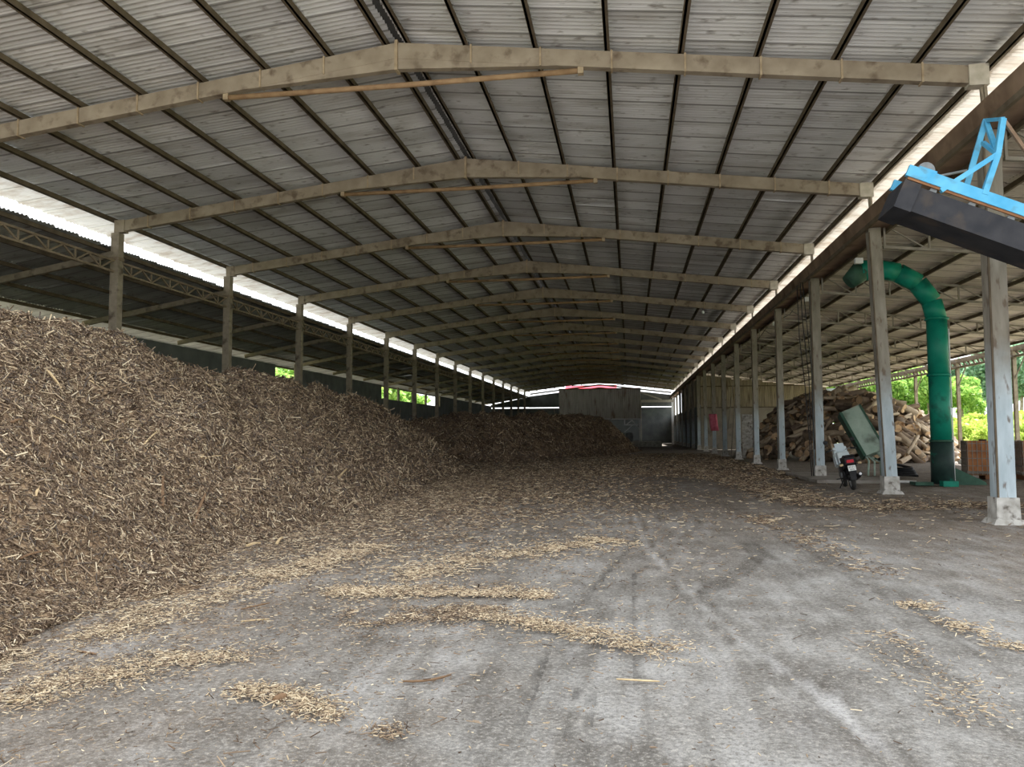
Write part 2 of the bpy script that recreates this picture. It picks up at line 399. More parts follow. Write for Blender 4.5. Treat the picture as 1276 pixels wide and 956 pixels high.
du = t.math('ADD', t.attr('dust'), t.math('MULTIPLY', t.math('SUBTRACT', t.noise(p, 3.0, 7), 0.5), 0.55), clamp=True)
col = t.mix(du, gcol, bcol)
lt = t.math('MULTIPLY', t.math('ADD', t.attr('lite'), t.math('MULTIPLY', t.math('SUBTRACT', t.noise(p, 6, 6, (1.6, .35, 1)), .5), 1.2)), 0.8)
col = t.mix(t.math('MAXIMUM', lt, 0.0, True), col, srgb(182, 180, 178))
col = t.mix(t.math('MULTIPLY', t.math('MINIMUM', lt, 0.0), -1.0, True), col, srgb(70, 64, 58))
wv = t.math('SINE', t.math('ADD', t.math('MULTIPLY', t.attr('tv'), 62.0), t.math('MULTIPLY', t.attr('td'), 60.0)))
tread = t.math('MULTIPLY', t.math('MULTIPLY', wv, t.attr('tm')), t.ramp(t.noise(p, 5, 3), [(0.35, (0, 0, 0, 1)), (0.65, (1, 1, 1, 1))]))
col = t.mix(t.math('MULTIPLY', t.math('MAXIMUM', tread, 0.0), 0.30), col, srgb(70, 66, 62))
sp = t.ramp(t.noise(p, 55, 3), [(0.62, (0, 0, 0, 1)), (0.68, (1, 1, 1, 1))])
col = t.mix(t.math('MULTIPLY', sp, t.math('ADD', t.math('MULTIPLY', du, 0.5), 0.08)), col, srgb(190, 164, 126))
gn = t.math('ADD', t.math('MULTIPLY', t.noise(p, 38, 5), .6), t.math('MULTIPLY', t.noise(p, 130, 3), .5))
col = t.mix(t.ramp(gn, [(0.42, (.55, .55, .55, 1)), (0.55, (0, 0, 0, 1))]), col, srgb(74, 68, 60))
col = t.mix(t.ramp(gn, [(0.58, (0, 0, 0, 1)), (0.70, (.5, .5, .5, 1))]), col, srgb(190, 184, 174))
t.color(col)
hh = t.math('ADD', t.math('MULTIPLY', tread, 0.22), t.math('ADD', t.noise(p, 14, 6), t.math('MULTIPLY', t.noise(p, 60, 3), 0.4)))
t.bump(hh, 0.75, 0.035)
floor = place('floor', np_mesh('floor', V, F, t.m, True, {'dust': dvals, 'lite': np.concatenate([lite.ravel(), np.repeat([0., 0., .6, 1.3, 0.], 4)]), 'tm': cat_(tm, 0), 'tv': cat_(tv, 0), 'td': cat_(td, 0)}))  # unseen front yard quads lightened to bounce sunlight up to the near roof
tag(floor, 'dusty grey concrete yard floor with tyre tracks', None, None, 'structure')
# land outside
t = NT('grass_land', 0.95); p = t.pos()
gr = t.ramp(t.noise(p, 0.25, 8), [(0.3, srgb(112, 120, 78)), (0.55, srgb(140, 146, 98)), (0.75, srgb(160, 160, 116))])
sx_ = t.n('ShaderNodeSeparateXYZ'); t.L(p, sx_.inputs[0])
far_ = t.math('MULTIPLY', t.math('SUBTRACT', t.math('ABSOLUTE', t.math('ADD', sx_.outputs[0], t.math('MULTIPLY', t.noise(p, .2, 4), 8.0))), 25.0), 0.3, True)
t.color(t.mix(far_, t.ramp(t.noise(p, 1, 6), [(0.3, srgb(150, 140, 126)), (0.7, srgb(182, 172, 156))]), gr))
MT['grass'] = t.m
land = MB().poly([(-400, -300, -0.06), (400, -300, -0.06), (400, 600, -0.06), (-400, 600, -0.06)], [(0, 1, 2, 3)]).build('ground', MT['grass'])
tag(land, 'open green grassland around the shed', None, None, 'structure')

# ------------------------------------------------------------------ roofs
def sheet_mesh(name, slope, L, Wd, mat, waves=7, seg=6, amp=0.026):
    """corrugated sheet; ridges run along x (down the slope), tilted a little so that laps show"""
    n = waves*seg; V = []; F = []
    for i in range(n+1):
        y = -Wd/2 + Wd*i/n; z = amp*math.cos(2*math.pi*i/seg) + 0.045*(i/n-0.5)
        for x in (-L/2, L/2): V.append((x, y, z - slope*x + 0.016*math.copysign(1, slope)*x))
    for i in range(n): F.append((2*i, 2*i+1, 2*i+3, 2*i+2))
    return np.array(V), np.array(F)
def lay_sheets(root, spots, meshes, mat, nbig=300):
    """spots: (x, y, z, side): the nearest nbig are parts of their own, the rest one stuff part"""
    spots = sorted(spots, key=lambda s: s[0]**2 + s[1]**2 if s[1] > 9.0 else s[0]**2 + 30**2 + s[1])
    cache = {k: np_mesh('roof_sheet', v, f, mat, True) for k, (v, f) in meshes.items()}
    for (x, y, z, sd_) in spots[:nbig]:
        place('roof_sheet', cache[sd_], root, (x, y, z), (0, 0, 0))
    VV = []; FF = []; b = 0
    for (x, y, z, sd_) in spots[nbig:]:
        v, f = meshes[sd_]; VV.append(v + np.array([x, y, z])); FF.append(f+b); b += len(v)
    if VV:
        o = place('far_roof_sheets', np_mesh('far_roof_sheets', np.vstack(VV), np.vstack(FF), mat, True), root)
        o['kind'] = 'stuff'
PITCH = 0.95
ceiling = tag(empty('ceiling'), 'corrugated fibre cement main roof on brown purlins', None, None, 'structure')
PD = [0.22, 1.42, 2.83, 4.24, 5.65, 7.07, 8.48, 9.9, 11.15]     # purlin lines out from the ridge
spots = []; edge = []
ny = int((YE-YF)/PITCH)
for sgn in (-1, 1):
    for i in range(9):
        d = 0.12 + 1.41*(i+0.5) if i < 8 else 0.12+1.41*8+0.52
        for j in range(ny+1):
            x = XM + sgn*d
            (spots if i < 8 else edge).append((x, YF+PITCH*(j+0.5), roofz(x)+0.022+random.uniform(-.006, .006), sgn*(1 if i < 8 else 2)))
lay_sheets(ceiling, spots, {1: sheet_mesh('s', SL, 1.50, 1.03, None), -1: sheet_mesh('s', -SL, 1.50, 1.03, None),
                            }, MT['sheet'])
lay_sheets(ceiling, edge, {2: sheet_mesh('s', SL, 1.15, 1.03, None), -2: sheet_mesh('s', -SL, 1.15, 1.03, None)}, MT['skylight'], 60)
nb = 9
for sgn in (-1, 1):
    for d in PD:
        x = XM + sgn*d; z = roofz(x)-0.085
        me = None
        for b in range(nb):
            ya = YF+0.05 if b == 0 else fy(2*b-1); yb = min(fy(2*b+1), YE) if b else fy(1)
            if yb-ya < 1: continue
            q = MB().box((x, (ya+yb)/2, z), (0.055, yb-ya, 0.12)); q.box((x+0.03*sgn, (ya+yb)/2, z-0.052), (0.10, yb-ya, 0.016))
            q.build('purlin', MT['purlin'], ceiling)
for b in range(10):
    ya = YF+b*11.5; yb = min(ya+11.6, YE); q = MB()
    for s_ in (-1, 1):
        q.poly([(XM, ya, ZR+.16), (XM+s_*.36, ya, ZR+.10), (XM+s_*.36, yb, ZR+.10), (XM, yb, ZR+.16),
                (XM, ya, ZR+.18), (XM+s_*.36, ya, ZR+.12), (XM+s_*.36, yb, ZR+.12), (XM, yb, ZR+.18)],
               [(0, 1, 2, 3), (7, 6, 5, 4), (1, 5, 6, 2), (0, 4, 5, 1), (3, 2, 6, 7)])
    q.build('ridge_cap', MT['ridge'], ceiling)

# right annex roof
AX0, AX1, AZ0, ASL = 6.95, 18.4, 7.28, 0.118
def annz(x): return AZ0-ASL*(x-AX0)
ceil_r = tag(empty('ceiling_right'), 'weathered corrugated lean-to roof over the log store', None, None, 'structure')
spots = []
for i in range(8):
    x = AX0+1.45*(i+.5)
    for j in range(72): spots.append((x, YF+PITCH*(j+.5), annz(x)+0.02+random.uniform(-.008, .008), 1))
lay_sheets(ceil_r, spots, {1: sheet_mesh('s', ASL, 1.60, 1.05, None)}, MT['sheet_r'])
for i in range(9):
    x = AX0+.06+1.42*i
    for b in range(6):
        ya = YF if b == 0 else fy(2*b-1); yb = min(fy(2*b+1) if b else fy(1), fy(9))
        if yb-ya < .5: continue
        MB().box((x, (ya+yb)/2, annz(x)-.085), (0.06, yb-ya, 0.12)).build('purlin', MT['purlin'], ceil_r)
# left annex roof
BX0, BX1, BZ0, BSL = -15.95, -23.2, 7.44, 0.172
def annlz(x): return BZ0-BSL*(BX0-x)
ceil_l = tag(empty('ceiling_left'), 'dark corrugated lean-to roof behind the chip heap', None, None, 'structure')
spots = []
for i in range(5):
    x = BX0-1.45*(i+.5)
    for j in range(int((YE-YF)/PITCH)+1): spots.append((x, YF+PITCH*(j+.5), annlz(x)+.02+random.uniform(-.008, .008), 1))
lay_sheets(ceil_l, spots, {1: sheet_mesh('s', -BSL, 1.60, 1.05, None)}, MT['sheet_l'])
for i in range(6):
    x = BX0-.06-1.42*i
    for b in range(nb):
        ya = YF if b == 0 else fy(2*b-1); yb = min(fy(2*b+1) if b else fy(1), YE)
        MB().box((x, (ya+yb)/2, annlz(x)-.085), (0.06, yb-ya, 0.12)).build('purlin', MT['purlin'], ceil_l)

# ------------------------------------------------------------------ main roof frames
RU = 0.33                                                     # rafter depth
def rund(d): return ZR-0.145-SL*d-RU                          # underside of the rafter at distance d
def make_frame(detail):
    r = empty('roof_frame')
    tag(r, 'dusty brown roof frame with a level tie pole spanning the main shed', 'roof frame', 'roof frames of the main shed')
    for s_ in (-1, 1):
        c = lambda d, dz=0: (XM+s_*d, 0, rund(d)+RU/2+dz)
        q = MB().bar(c(0.02), c(11.1), 0.17, RU)
        q.build('rafter_beam', MT['beam'], r, False)
        hz = MB().prism([(XM+s_*.02, rund(0)-.22), (XM+s_*.02, rund(0)+.03), (XM+s_*3.3, rund(3.3)+.03), (XM+s_*3.3, rund(3.3))], 'y', -.075, .075)
        hz.build('haunch', MT['beam'], r, False)
        if detail:
            for d in (1.55, 2.95, 4.35, 5.75, 7.15, 8.6, 10.0):
                MB().box((XM+s_*d, 0, rund(d)+RU/2), (0.035, 0.21, RU+.045)).build('splice_plate', MT['collar'], r, False)
        MB().box((XM+s_*10.95, 0, rund(10.95)+RU/2), (.34, .22, RU+.06)).build('end_bracket', MT['bracket'] if s_ > 0 else MT['beam'], r, False)
        for dy in (-.07, .07):
            MB().bar((XM+s_*11.05, dy, rund(11.05)+.02), (XM+s_*11.08, dy, 7.22 if s_ > 0 else 7.8), .05, .05).build('hanger', MT['post'], r, False)
    MB().box((XM, 0, rund(0)+RU/2-.10), (0.06, 0.24, RU+.30)).build('apex_plate', MT['collar'], r, False)
    zt = rund(3.72)-.07
    tp = MB().tube([(XM-3.78, 0, zt), (XM, 0, zt-.01), (XM+3.78, 0, zt+.02)], .058, 8).build('tie_pole', MT['tie'], r, False)
    for s_ in (-1, 1):
        MB().box((XM+s_*3.74, 0, zt+.04), (.11, .13, .19)).build('clamp', MT['collar'], tp, False)
    return r
fa = make_frame(True); fb = make_frame(False)
KIDS.clear()
for k in range(0, KMAX):
    o = fa if k == 0 else (fb if k == 8 else copy_tree(fa if k < 8 else fb))
    o.location = (0, fy(k), 0)

# ------------------------------------------------------------------ columns
COLLAB = {0: 'pale blue grey column on a flaking plinth beside the caged tanks',
          1: 'grey column leaning inward between the motorcycle and the green duct',
          2: 'grey column hung with black cables beside the motorcycle',
          3: 'slim grey column before the dark end of the log heap',
          4: 'slim grey column next to the leaning grey board'}
def right_column(k):
    lean = {1: 0.20, 0: -0.02}.get(k, 0.0); y = fy(k)
    r = empty('column', (XR+lean, y, 0))
    tag(r, COLLAB.get(k, 'slim weathered grey column deeper along the gutter line'), 'column', None if k in COLLAB else 'deeper columns under the gutter')
    q = MB()
    wd = 0.31 if k < 3 else 0.27
    q.bar((XR+lean, y, .42), (XR, y, 7.02), wd, wd*.85, up=(0, 1, 0))
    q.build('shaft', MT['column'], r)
    if k <= 4:
        q = MB(); q.bar((XR+lean-wd/2+.01, y-wd*.43-.012, .44), (XR-wd/2+.01, y-wd*.43-.012, 6.9), .03, .03, up=(0, 1, 0)); q.build('edge_angle', MT['purlin'], r)
    q = MB(); q.box((XR+lean, y, .22), (wd+.08, wd+.06, .46), taper=.95); q.build('plinth', MT['plinth'], r)
    q = MB(); q.box((XR+lean, y, .03), (wd+.24, wd+.22, .09), taper=.8); q.build('footing', MT['plinth'], r)
    return r
for k in range(0, KMAX): right_column(k)
proto = None
PLAB = {1: 'square post rising behind the highest crest of the chip heap', 2: 'square post rising behind the dip in the chip heap crest', 3: 'square post beside the narrow bright opening in the outer wall'}
for k in range(0, KMAX):
    if proto is None:
        r = empty('post', (XL, fy(k), 0)); tag(r, 'square brown grey post behind the chip heap on the shadowed side', 'post', 'posts on the dark side of the shed')
        MB().box((XL, fy(k), 3.93), (.27, .25, 7.86)).build('shaft', MT['post'], r)
        MB().box((XL, fy(k), 7.05), (.31, .29, .10)).build('strap', MT['lattice'], r)
        MB().box((XL, fy(k), .12), (.5, .5, .26), taper=.85).build('footing', MT['plinth'], r)
        proto = r
    else:
        c = copy_tree(proto); c.location = (XL, fy(k), 0)
        if k in PLAB: c['label'] = PLAB[k]; del c['group']

# rusty gutter girder above the right columns, per two bays
gut = tag(empty('gutter', (XR, YF, 7.0)), 'long rusty box gutter above the right columns', 'gutter')
for b in range(nb):
    ya = YF if b == 0 else fy(2*b-1); yb = min(fy(2*b+1) if b else fy(1), YE)
    g = MB(); x0 = XR-.20
    g.prism([(x0, 7.04), (x0+.62, 7.04), (x0+.72, 7.42), (x0+.68, 7.42), (x0+.59, 7.09), (x0+.04, 7.09), (x0-.03, 7.42), (x0-.08, 7.42)], 'y', ya, yb)
    g.build('gutter_length', MT['girder'], gut)
    for xx in (XR-.26, XR+.38):
        MB().box((xx, (ya+yb)/2, 6.98), (.07, yb-ya, .10)).build('edge_rail', MT['purlin'], gut)
# lattice girder along the left posts
for k in range(0, KMAX-1):
    if k == 0:
        r = empty('lattice_girder', (XL, fy(k), 6.6)); tag(r, 'brown lattice girder linking the posts behind the chip heap', 'girder', 'lattice girders between the left posts')
        y0 = fy(k)
        for z in (6.64, 6.98): MB().bar((XL, y0+.14, z), (XL, y0+BAY-.14, z), .07, .06).build('chord', MT['lattice'], r)
        for i in range(12):
            ya = y0+.2+i*.525
            MB().bar((XL, ya, 6.66 if i % 2 else 6.96), (XL, ya+.5, 6.96 if i % 2 else 6.66), .045, .045).build('lacing_bar', MT['lattice'], r)
            if i % 2 == 0: MB().bar((XL, ya+.5, 6.66), (XL, ya+.5, 6.96), .04, .04, up=(0, 1, 0)).build('lacing_bar', MT['lattice'], r)
        proto = r
    else:
        c = copy_tree(proto); c.location = (XL, fy(k), 6.6)
# left annex rafters
for k in range(0, KMAX):
    if k == 0:
        r = MB().bar((XL-.15, fy(0), annlz(-15.8)-.26), (-22.0, fy(0), annlz(-22.0)-.26), .12, .2).solo('annex_rafter', MT['post'], (XL, fy(0), 6.0))
        tag(r, 'plain rafter under the dark lean-to roof', 'rafter', 'rafters of the dark lean-to'); proto = r
    else:
        c = proto.copy(); COL.objects.link(c); c.location = (XL, fy(k), 6.0)

# right annex: open trusses, eave lattice beam, outer posts
def truss_z(x): return annz(x)-.17
for k in range(0, 9):
    if k == 0:
        r = empty('roof_truss', (AX0, fy(k), 6.4)); tag(r, 'open web steel truss under the lean-to roof over the logs', 'truss', 'trusses of the log store roof')
        y = fy(k); xa, xb = 6.75, 19.0
        MB().bar((xa, y, truss_z(xa)), (xb, y, truss_z(xb)), .09, .07).build('top_chord', MT['truss'], r)
        MB().bar((xa, y, truss_z(xa)-.62), (xb, y, truss_z(xb)-.35), .09, .07).build('bottom_chord', MT['truss'], r)
        n = 11
        for i in range(n):
            x1 = xa+(xb-xa)*i/n; x2 = xa+(xb-xa)*(i+1)/n
            bz = lambda x: truss_z(x)-.62+.27*(x-xa)/(xb-xa)
            MB().bar((x1+.03, y, bz(x1)), (x1+.03, y, truss_z(x1)), .05, .05, up=(1, 0, 0)).build('web_bar', MT['truss'], r)
            MB().bar((x1, y, truss_z(x1)), (x2, y, bz(x2)), .035, .035).build('web_bar', MT['truss'], r)
        proto = r
    else:
        c = copy_tree(proto); c.location = (AX0, fy(k), 6.4)
XO = 19.0
for k in range(0, 9):
    r = empty('outer_post', (XO, fy(k), 0)); tag(r, 'thin steel post with a diagonal brace at the open edge behind the logs', 'post', 'posts along the open edge of the log store')
    MB().box((XO, fy(k), 2.8), (.17, .17, 5.6)).build('shaft', MT['post'], r)
    MB().bar((XO, fy(k), 4.2), (XO, fy(k)-1.3, 5.45), .05, .05).build('brace', MT['truss'], r)
    MB().box((XO, fy(k), .1), (.4, .4, .2), taper=.9).build('footing', MT['plinth'], r)
for k in range(0, 9):
    if k == 0:
        r = empty('eave_beam', (XO, fy(k), 5.4)); tag(r, 'brown lattice eave beam at the open edge behind the logs', 'beam', 'eave beams of the log store')
        for z in (5.34, 5.72): MB().bar((XO, fy(k)+.09, z), (XO, fy(k)+BAY-.09, z), .12, .10 if z < 5.5 else .26).build('chord', MT['lattice'], r)
        for i in range(11): MB().bar((XO, fy(k)+.1+i*.6, 5.36), (XO, fy(k)+.5+i*.6, 5.62), .07, .09).build('lacing_bar', MT['lattice'], r)
        proto = r
    else:
        c = copy_tree(proto); c.location = (XO, fy(k), 5.4)

# ------------------------------------------------------------------ walls
def corr_panel(Wd, H, waves, amp=.025, seg=4, th=.0):
    n = waves*seg; V = []; F = []
    for i in range(n+1):
        x = -Wd/2+Wd*i/n; y = amp*math.cos(2*math.pi*i/seg)
        V += [(x, y, 0), (x, y, H)]
    F = [(2*i, 2*i+2, 2*i+3, 2*i+1) for i in range(n)]
    return np.array(V), np.array(F)
# end wall of the log store
wb = tag(empty('wall_back_right', (6.7, fy(9), 0)), 'stained corrugated end wall behind the log heap', None, None, 'structure')
v, f = corr_panel(.98, 2.2, 6); pm = np_mesh('wall_panel', v, f, MT['wallsheet'], True); pb = np_mesh('wall_panel', v, f, MT['bluesheet'], True)
for i in range(13):
    x = 6.9+.95*i; place('wall_panel', pb if i == 12 else pm, wb, (x+.3-6.7, .02*(i % 2), 3.95+random.uniform(-.03, .03)), None, (1, 1, (annz(x+.3)-.22-3.95)/2.2))
MB().box((12.65, fy(9)+.05, 2.02), (11.9, .2, 4.04)).build('lower_wall', MT['bandwall'], wb)
MB().box((12.65, fy(9)-.07, 3.98), (11.9, .06, .10)).build('rail', MT['purlin'], wb)
MB().box((12.65, fy(9)-.07, 6.0), (11.9, .06, .10)).build('rail', MT['purlin'], wb)
# closed side beyond it
wr = tag(empty('wall_right', (XR, fy(9), 0)), 'dark wall closing the far bays of the right side', None, None, 'structure')
for k in range(9, KMAX):
    MB().box((XR+.18, fy(k)+BAY/2, 2.1), (.08, BAY, 4.2)).build('wall_panel', MT['darkwall'], wr)
    if k < 13: MB().box((XR+.2, fy(k)+BAY/2, 5.6), (.05, BAY-.1, 2.75)).build('upper_panel', MT['wallsheet'], wr)
# outer wall of the dark lean-to
wl = tag(empty('wall_left', (-22, YF, 0)), 'grey outer wall of the dark lean-to with high openings', None, None, 'structure')
WINL = [(45.5, 48.5), (66.5, 71.5), (72.0, 76.5), (77.0, 81.6), (82.2, 88)]
yy = YF
MB().box((-22.06, (YF+YE)/2, 2.4), (.16, YE-YF, 4.8)).build('lower_wall', MT['darkwall'], wl)
for a, b in WINL + [(YE, YE)]:
    if a-yy > .2: MB().box((-22.02, (yy+a)/2, 5.4), (.08, a-yy, 1.2)).build('upper_panel', MT['darkwall'], wl)
    if b > a: MB().box((-22.0, b, 5.4), (.14, .18, 1.3)).build('mullion', MT['post'], wl)
    yy = b
wf = tag(empty('wall_front_left', (-19, YF, 0)), 'grey panel closing the front of the dark lean-to', None, None, 'structure')
MB().box((-19, YF, 3.0), (6.4, .12, 6.0)).build('wall_panel', MT['darkwall'], wf)
# far end wall with a slot of daylight under the roof
we = tag(empty('wall_back', (XM, YE, 0)), 'dark end wall with daylight slots below the roof', None, None, 'structure')
MB().box((-7.9, YE, 2.8), (29.2, .12, 5.6)).build('lower_wall', MT['darkwall'], we)
for s_ in (-1, 1):
    q = MB().prism([(XM, 5.75), (XM+s_*11.3, 5.75), (XM+s_*11.3, roofz(XM+11.1)-.85), (XM, ZR-.85)], 'y', YE-.05, YE+.05); q.build('gable_panel', MT['darkwall'], we)
    MB().bar((XM, YE, ZR-.48), (XM+s_*11.1, YE, roofz(XM+11.1)-.48), .14, .22).build('gable_rail', MT['beam'], we)
MB().prism([(-15.7, 5.78), (-22.1, 5.78), (-22.1, 6.2), (-15.7, 7.45)], 'y', YE-.05, YE+.05).build('gable_panel', MT['darkwall'], we)

# ------------------------------------------------------------------ wood chip heaps
def heap_field(poly, hmax, tan, seed, rough=.18):
    def H(x, y):
        d, _ = seg_dist(x, y, poly, True); d = np.where(inside(x, y, poly), d, -d)
        d = d + .35*fbm(x*.5, y*.5, seed)
        hm = hmax(x, y); s = tan*np.maximum(d, 0)
        s = np.where(d > 0, s*sstep(-.1, 1.1, d)**.35, 0)
        k = .55; h = -k*np.logaddexp(-s/k, -hm/k) ; h = np.where(d > 0, np.maximum(h, 0), -0.06)
        h = h + np.where(h > .15, rough*fbm(x*1.1, y*1.1, seed+5, 4)*np.minimum(1, h), 0.02*fbm(x*2, y*2, seed+6))
        return h
    return H
yk = np.array([0, 10, 14.6, 15.8, 17.6, 19.7, 21.2, 22.2, 24.9, 28.2, 34, 40])
hk = np.array([3.8, 4.3, 4.3, 3.95, 3.7, 3.95, 3.6, 3.9, 3.65, 3.5, 2.7, 1.3])
toe = [(-4.55, .5), (-4.4, 5.0), (-4.95, 8.5), (-5.3, 11), (-5.9, 18), (-6.5, 26), (-6.8, 31), (-7.6, 36.5), (-10, 41), (-13, 42), (-15.2, 38), (-15.3, 20), (-15.3, 2), (-12, -1.0), (-7, -1.2)]
HN = heap_field(toe, lambda x, y: np.interp(y, yk, hk)+.18*fbm(x*.4, y*.4, 77), .78, 40)
poly2 = [(-15.3, 38), (-11, 37.5), (-8.2, 40.5), (-5.5, 44.5), (-3.6, 50), (-1.0, 58), (.7, 66), (.9, 71), (-1, 74), (-8, 76), (-15, 76)]
HF = heap_field(poly2, lambda x, y: np.interp(x, [-14, -9, -4, 0], [2.3, 2.5, 3.0, 2.9])+.28*fbm(x*.45, y*.3, 91), .95, 60, .26)
def chip_arrays(P, Nn, ln, wd, th, cols, flat=.35):
    """triangular splinters: 6 vertices, 6 triangles each"""
    n = len(P)
    a = RNG.normal(size=(n, 3)); a -= (a*Nn).sum(1, keepdims=True)*Nn*(1-flat); a /= np.linalg.norm(a, axis=1, keepdims=True)
    b = np.cross(Nn, a); b /= np.linalg.norm(b, axis=1, keepdims=True)+1e-9; c = np.cross(a, b)
    L = ln[:, None]; Wd = wd[:, None]; T = th[:, None]
    V = np.empty((n, 6, 3))
    for i, s in enumerate((-1, 1)):
        e = P + a*L*.5*s
        k = RNG.uniform(.5, 1.0, (n, 1))
        V[:, i*3+0] = e - b*Wd*.5*k - c*T*.3; V[:, i*3+1] = e + b*Wd*.5*k - c*T*.3; V[:, i*3+2] = e + c*T*.7 + b*Wd*RNG.uniform(-.4, .4, (n, 1))
    base = (np.arange(n)*6)[:, None]
    tri = np.array([[0, 1, 4], [0, 4, 3], [1, 2, 5], [1, 5, 4], [2, 0, 3], [2, 3, 5]])
    F = (base[:, :, None]+tri[None]).reshape(-1, 3)
    C = np.repeat(np.c_[cols, np.ones(n)][:, None], 6, 1).reshape(-1, 4)
    return V.reshape(-1, 3), F, C
PAL = np.array([srgb(*c)[:3] for c in ((90, 72, 57), (117, 96, 76), (141, 118, 94), (162, 138, 110), (186, 162, 128), (210, 187, 150), (228, 209, 174), (108, 96, 86))])
PAL = PAL*.86 + PAL.mean(1, keepdims=True)*.14
def pick_cols(n, wts):
    wts = np.array(wts)/sum(wts); return PAL[RNG.choice(len(PAL), n, p=wts)]*RNG.uniform(.8, 1.15, (n, 1))
def make_heap(H, x0, x1, y0, y1, step, nchip, name, label, wts, big=1.0):
    xs = np.arange(x0, x1, step); ys = np.arange(y0, y1, step*1.2); X, Y = np.meshgrid(xs, ys, indexing='ij'); Z = H(X, Y)
    V = np.stack([X, Y, Z], -1).reshape(-1, 3); I = np.arange(X.size).reshape(X.shape)
    F = np.stack([I[:-1, :-1], I[1:, :-1], I[1:, 1:], I[:-1, 1:]], -1).reshape(-1, 4)
    keep = Z.ravel()[F].max(1) > 0.0; F = F[keep]
    root = place(name, np_mesh(name, V, F, MT['heap'], True)); tag(root, label, 'chip heap', None, 'stuff')
    m = nchip*7; cx = RNG.uniform(x0, x1, m); cy = RNG.uniform(y0, y1, m); cz = H(cx, cy)
    e = .12; nx = -(H(cx+e, cy)-H(cx-e, cy))/(2*e); nyy = -(H(cx, cy+e)-H(cx, cy-e))/(2*e)
    Nn = np.stack([nx, nyy, np.ones(m)], 1); Nn /= np.linalg.norm(Nn, axis=1, keepdims=True)
    P = np.stack([cx, cy, cz], 1); vv = np.array([0, 0, CAM_H])-P; dist = np.linalg.norm(vv, axis=1)
    face = (Nn*vv).sum(1)/dist; wgt = np.where(cz > .0, np.clip(face+.15, 0, 1)/dist**1.6, 0)
    wgt = np.where(dist < 3.5, wgt*.2, wgt)
    # only the stretch that the yard side shows: the back of the heap keeps its plain body
    idx = RNG.choice(m, nchip, replace=False, p=wgt/wgt.sum())
    P = P[idx]; Nn = Nn[idx]; dist = dist[idx]
    s = big*np.clip(dist/11, .75, 3.0)
    ln = RNG.lognormal(math.log(.074), .55, nchip)*s; wd = RNG.uniform(.007, .024, nchip)*s; th = RNG.uniform(.004, .012, nchip)*s
    P = P + Nn*RNG.uniform(0, .025, (nchip, 1))
    v, f, c = chip_arrays(P, Nn, ln, wd, th, pick_cols(nchip, wts))
    o = place('loose_chips', np_mesh('loose_chips', v, f, MT['chip'], False, None, c), root); o['kind'] = 'stuff'
    return root
make_heap(HN, -15.4, -3.8, -1.2, 43, .13, 165000, 'wood_chip_heap', 'tall brown wood chip heap sprawling in front of the square posts', (14, 18, 18, 14, 11, 8, 4, 13))
make_heap(HF, -15.4, 1.6, 37, 77, .2, 42000, 'wood_chip_heap', 'dark wood chip heap deep in the shed below the corrugated bin', (26, 24, 18, 10, 6, 3, 1, 16), 1.0)

def ground_chips(name, label, n, sampler, wts, smax=2.2, base=.036, lift=.0):
    pts = sampler(n); n = len(pts)
    dist = np.hypot(pts[:, 0], pts[:, 1]); s = np.clip(dist/9, .7, smax)
    P = np.c_[pts, np.full(n, .006)+RNG.uniform(0, .012, n)+lift*RNG.uniform(0, 1, n)]
    Nn = np.tile(np.array([[0, 0, 1.0]]), (n, 1)) + RNG.normal(0, .12, (n, 3)); Nn /= np.linalg.norm(Nn, axis=1, keepdims=True)
    ln = RNG.lognormal(math.log(base), .5, n)*s; wd = RNG.uniform(.006, .017, n)*s; th = RNG.uniform(.003, .008, n)*s
    v, f, c = chip_arrays(P, Nn, ln, wd, th, pick_cols(n, wts), .06)
    o = place(name, np_mesh(name, v, f, MT['chip'], False, None, c)); tag(o, label, 'wood chips', None, 'stuff'); return o
PALE = (2, 5, 10, 14, 22, 26, 16, 5); MIDW = (10, 15, 18, 16, 14, 10, 5, 12)
def drift(pixline, width, endtaper=True):
    line = [G(*p)[:2] for p in pixline]
    seg = np.array([np.hypot(*(np.array(line[i+1])-line[i])) for i in range(len(line)-1)]); cum = np.r_[0, np.cumsum(seg)]
    def smp(n):
        s = RNG.uniform(0, cum[-1], n); i = np.clip(np.searchsorted(cum, s)-1, 0, len(seg)-1); t_ = (s-cum[i])/seg[i]
        A = np.array(line); p = A[i]*(1-t_[:, None]) + A[i+1]*t_[:, None]
        d = (A[i+1]-A[i])/seg[i][:, None]; nrm = np.c_[-d[:, 1], d[:, 0]]
        wloc = width*(.5+.5*np.abs(vnoise(s*1.7, s*0+1, 17)))*(.45+.55*np.sin(np.pi*np.clip(s/cum[-1], .02, .98))**.5)
        q = p + nrm*(RNG.normal(0, .42, n)*np.where(RNG.random(n) < .3, 2.4, 1.05)*wloc)[:, None] + RNG.normal(0, .06, (n, 2))
        keep = fbm(q[:, 0]*2.6, q[:, 1]*2.6, 23, 4) > RNG.uniform(-.8, .6, n)
        return q[keep]
    return smp
ground_chips('chip_drift', 'pale drift of wood chips trailing from the heap, upper streak', 6500, drift([(455, 728), (560, 704), (640, 692), (700, 684), (735, 677), (758, 672)], .66), PALE, lift=.008)
ground_chips('chip_drift', 'pale drift of wood chips across the tyre tracks, middle streak', 6000, drift([(410, 738), (470, 738), (540, 741), (610, 742), (685, 744)], .48), PALE, lift=.008)
ground_chips('chip_drift', 'brown patch of wood chips on grey concrete before the heap', 7000, drift([(430, 772), (500, 768), (570, 762), (620, 764)], .7), MIDW, lift=.008)
ground_chips('chip_drift', 'narrow pale chip streak ending in a blunt tip on the concrete', 5600, drift([(600, 768), (660, 780), (720, 790), (790, 804), (866, 822)], .32), PALE, lift=.008)
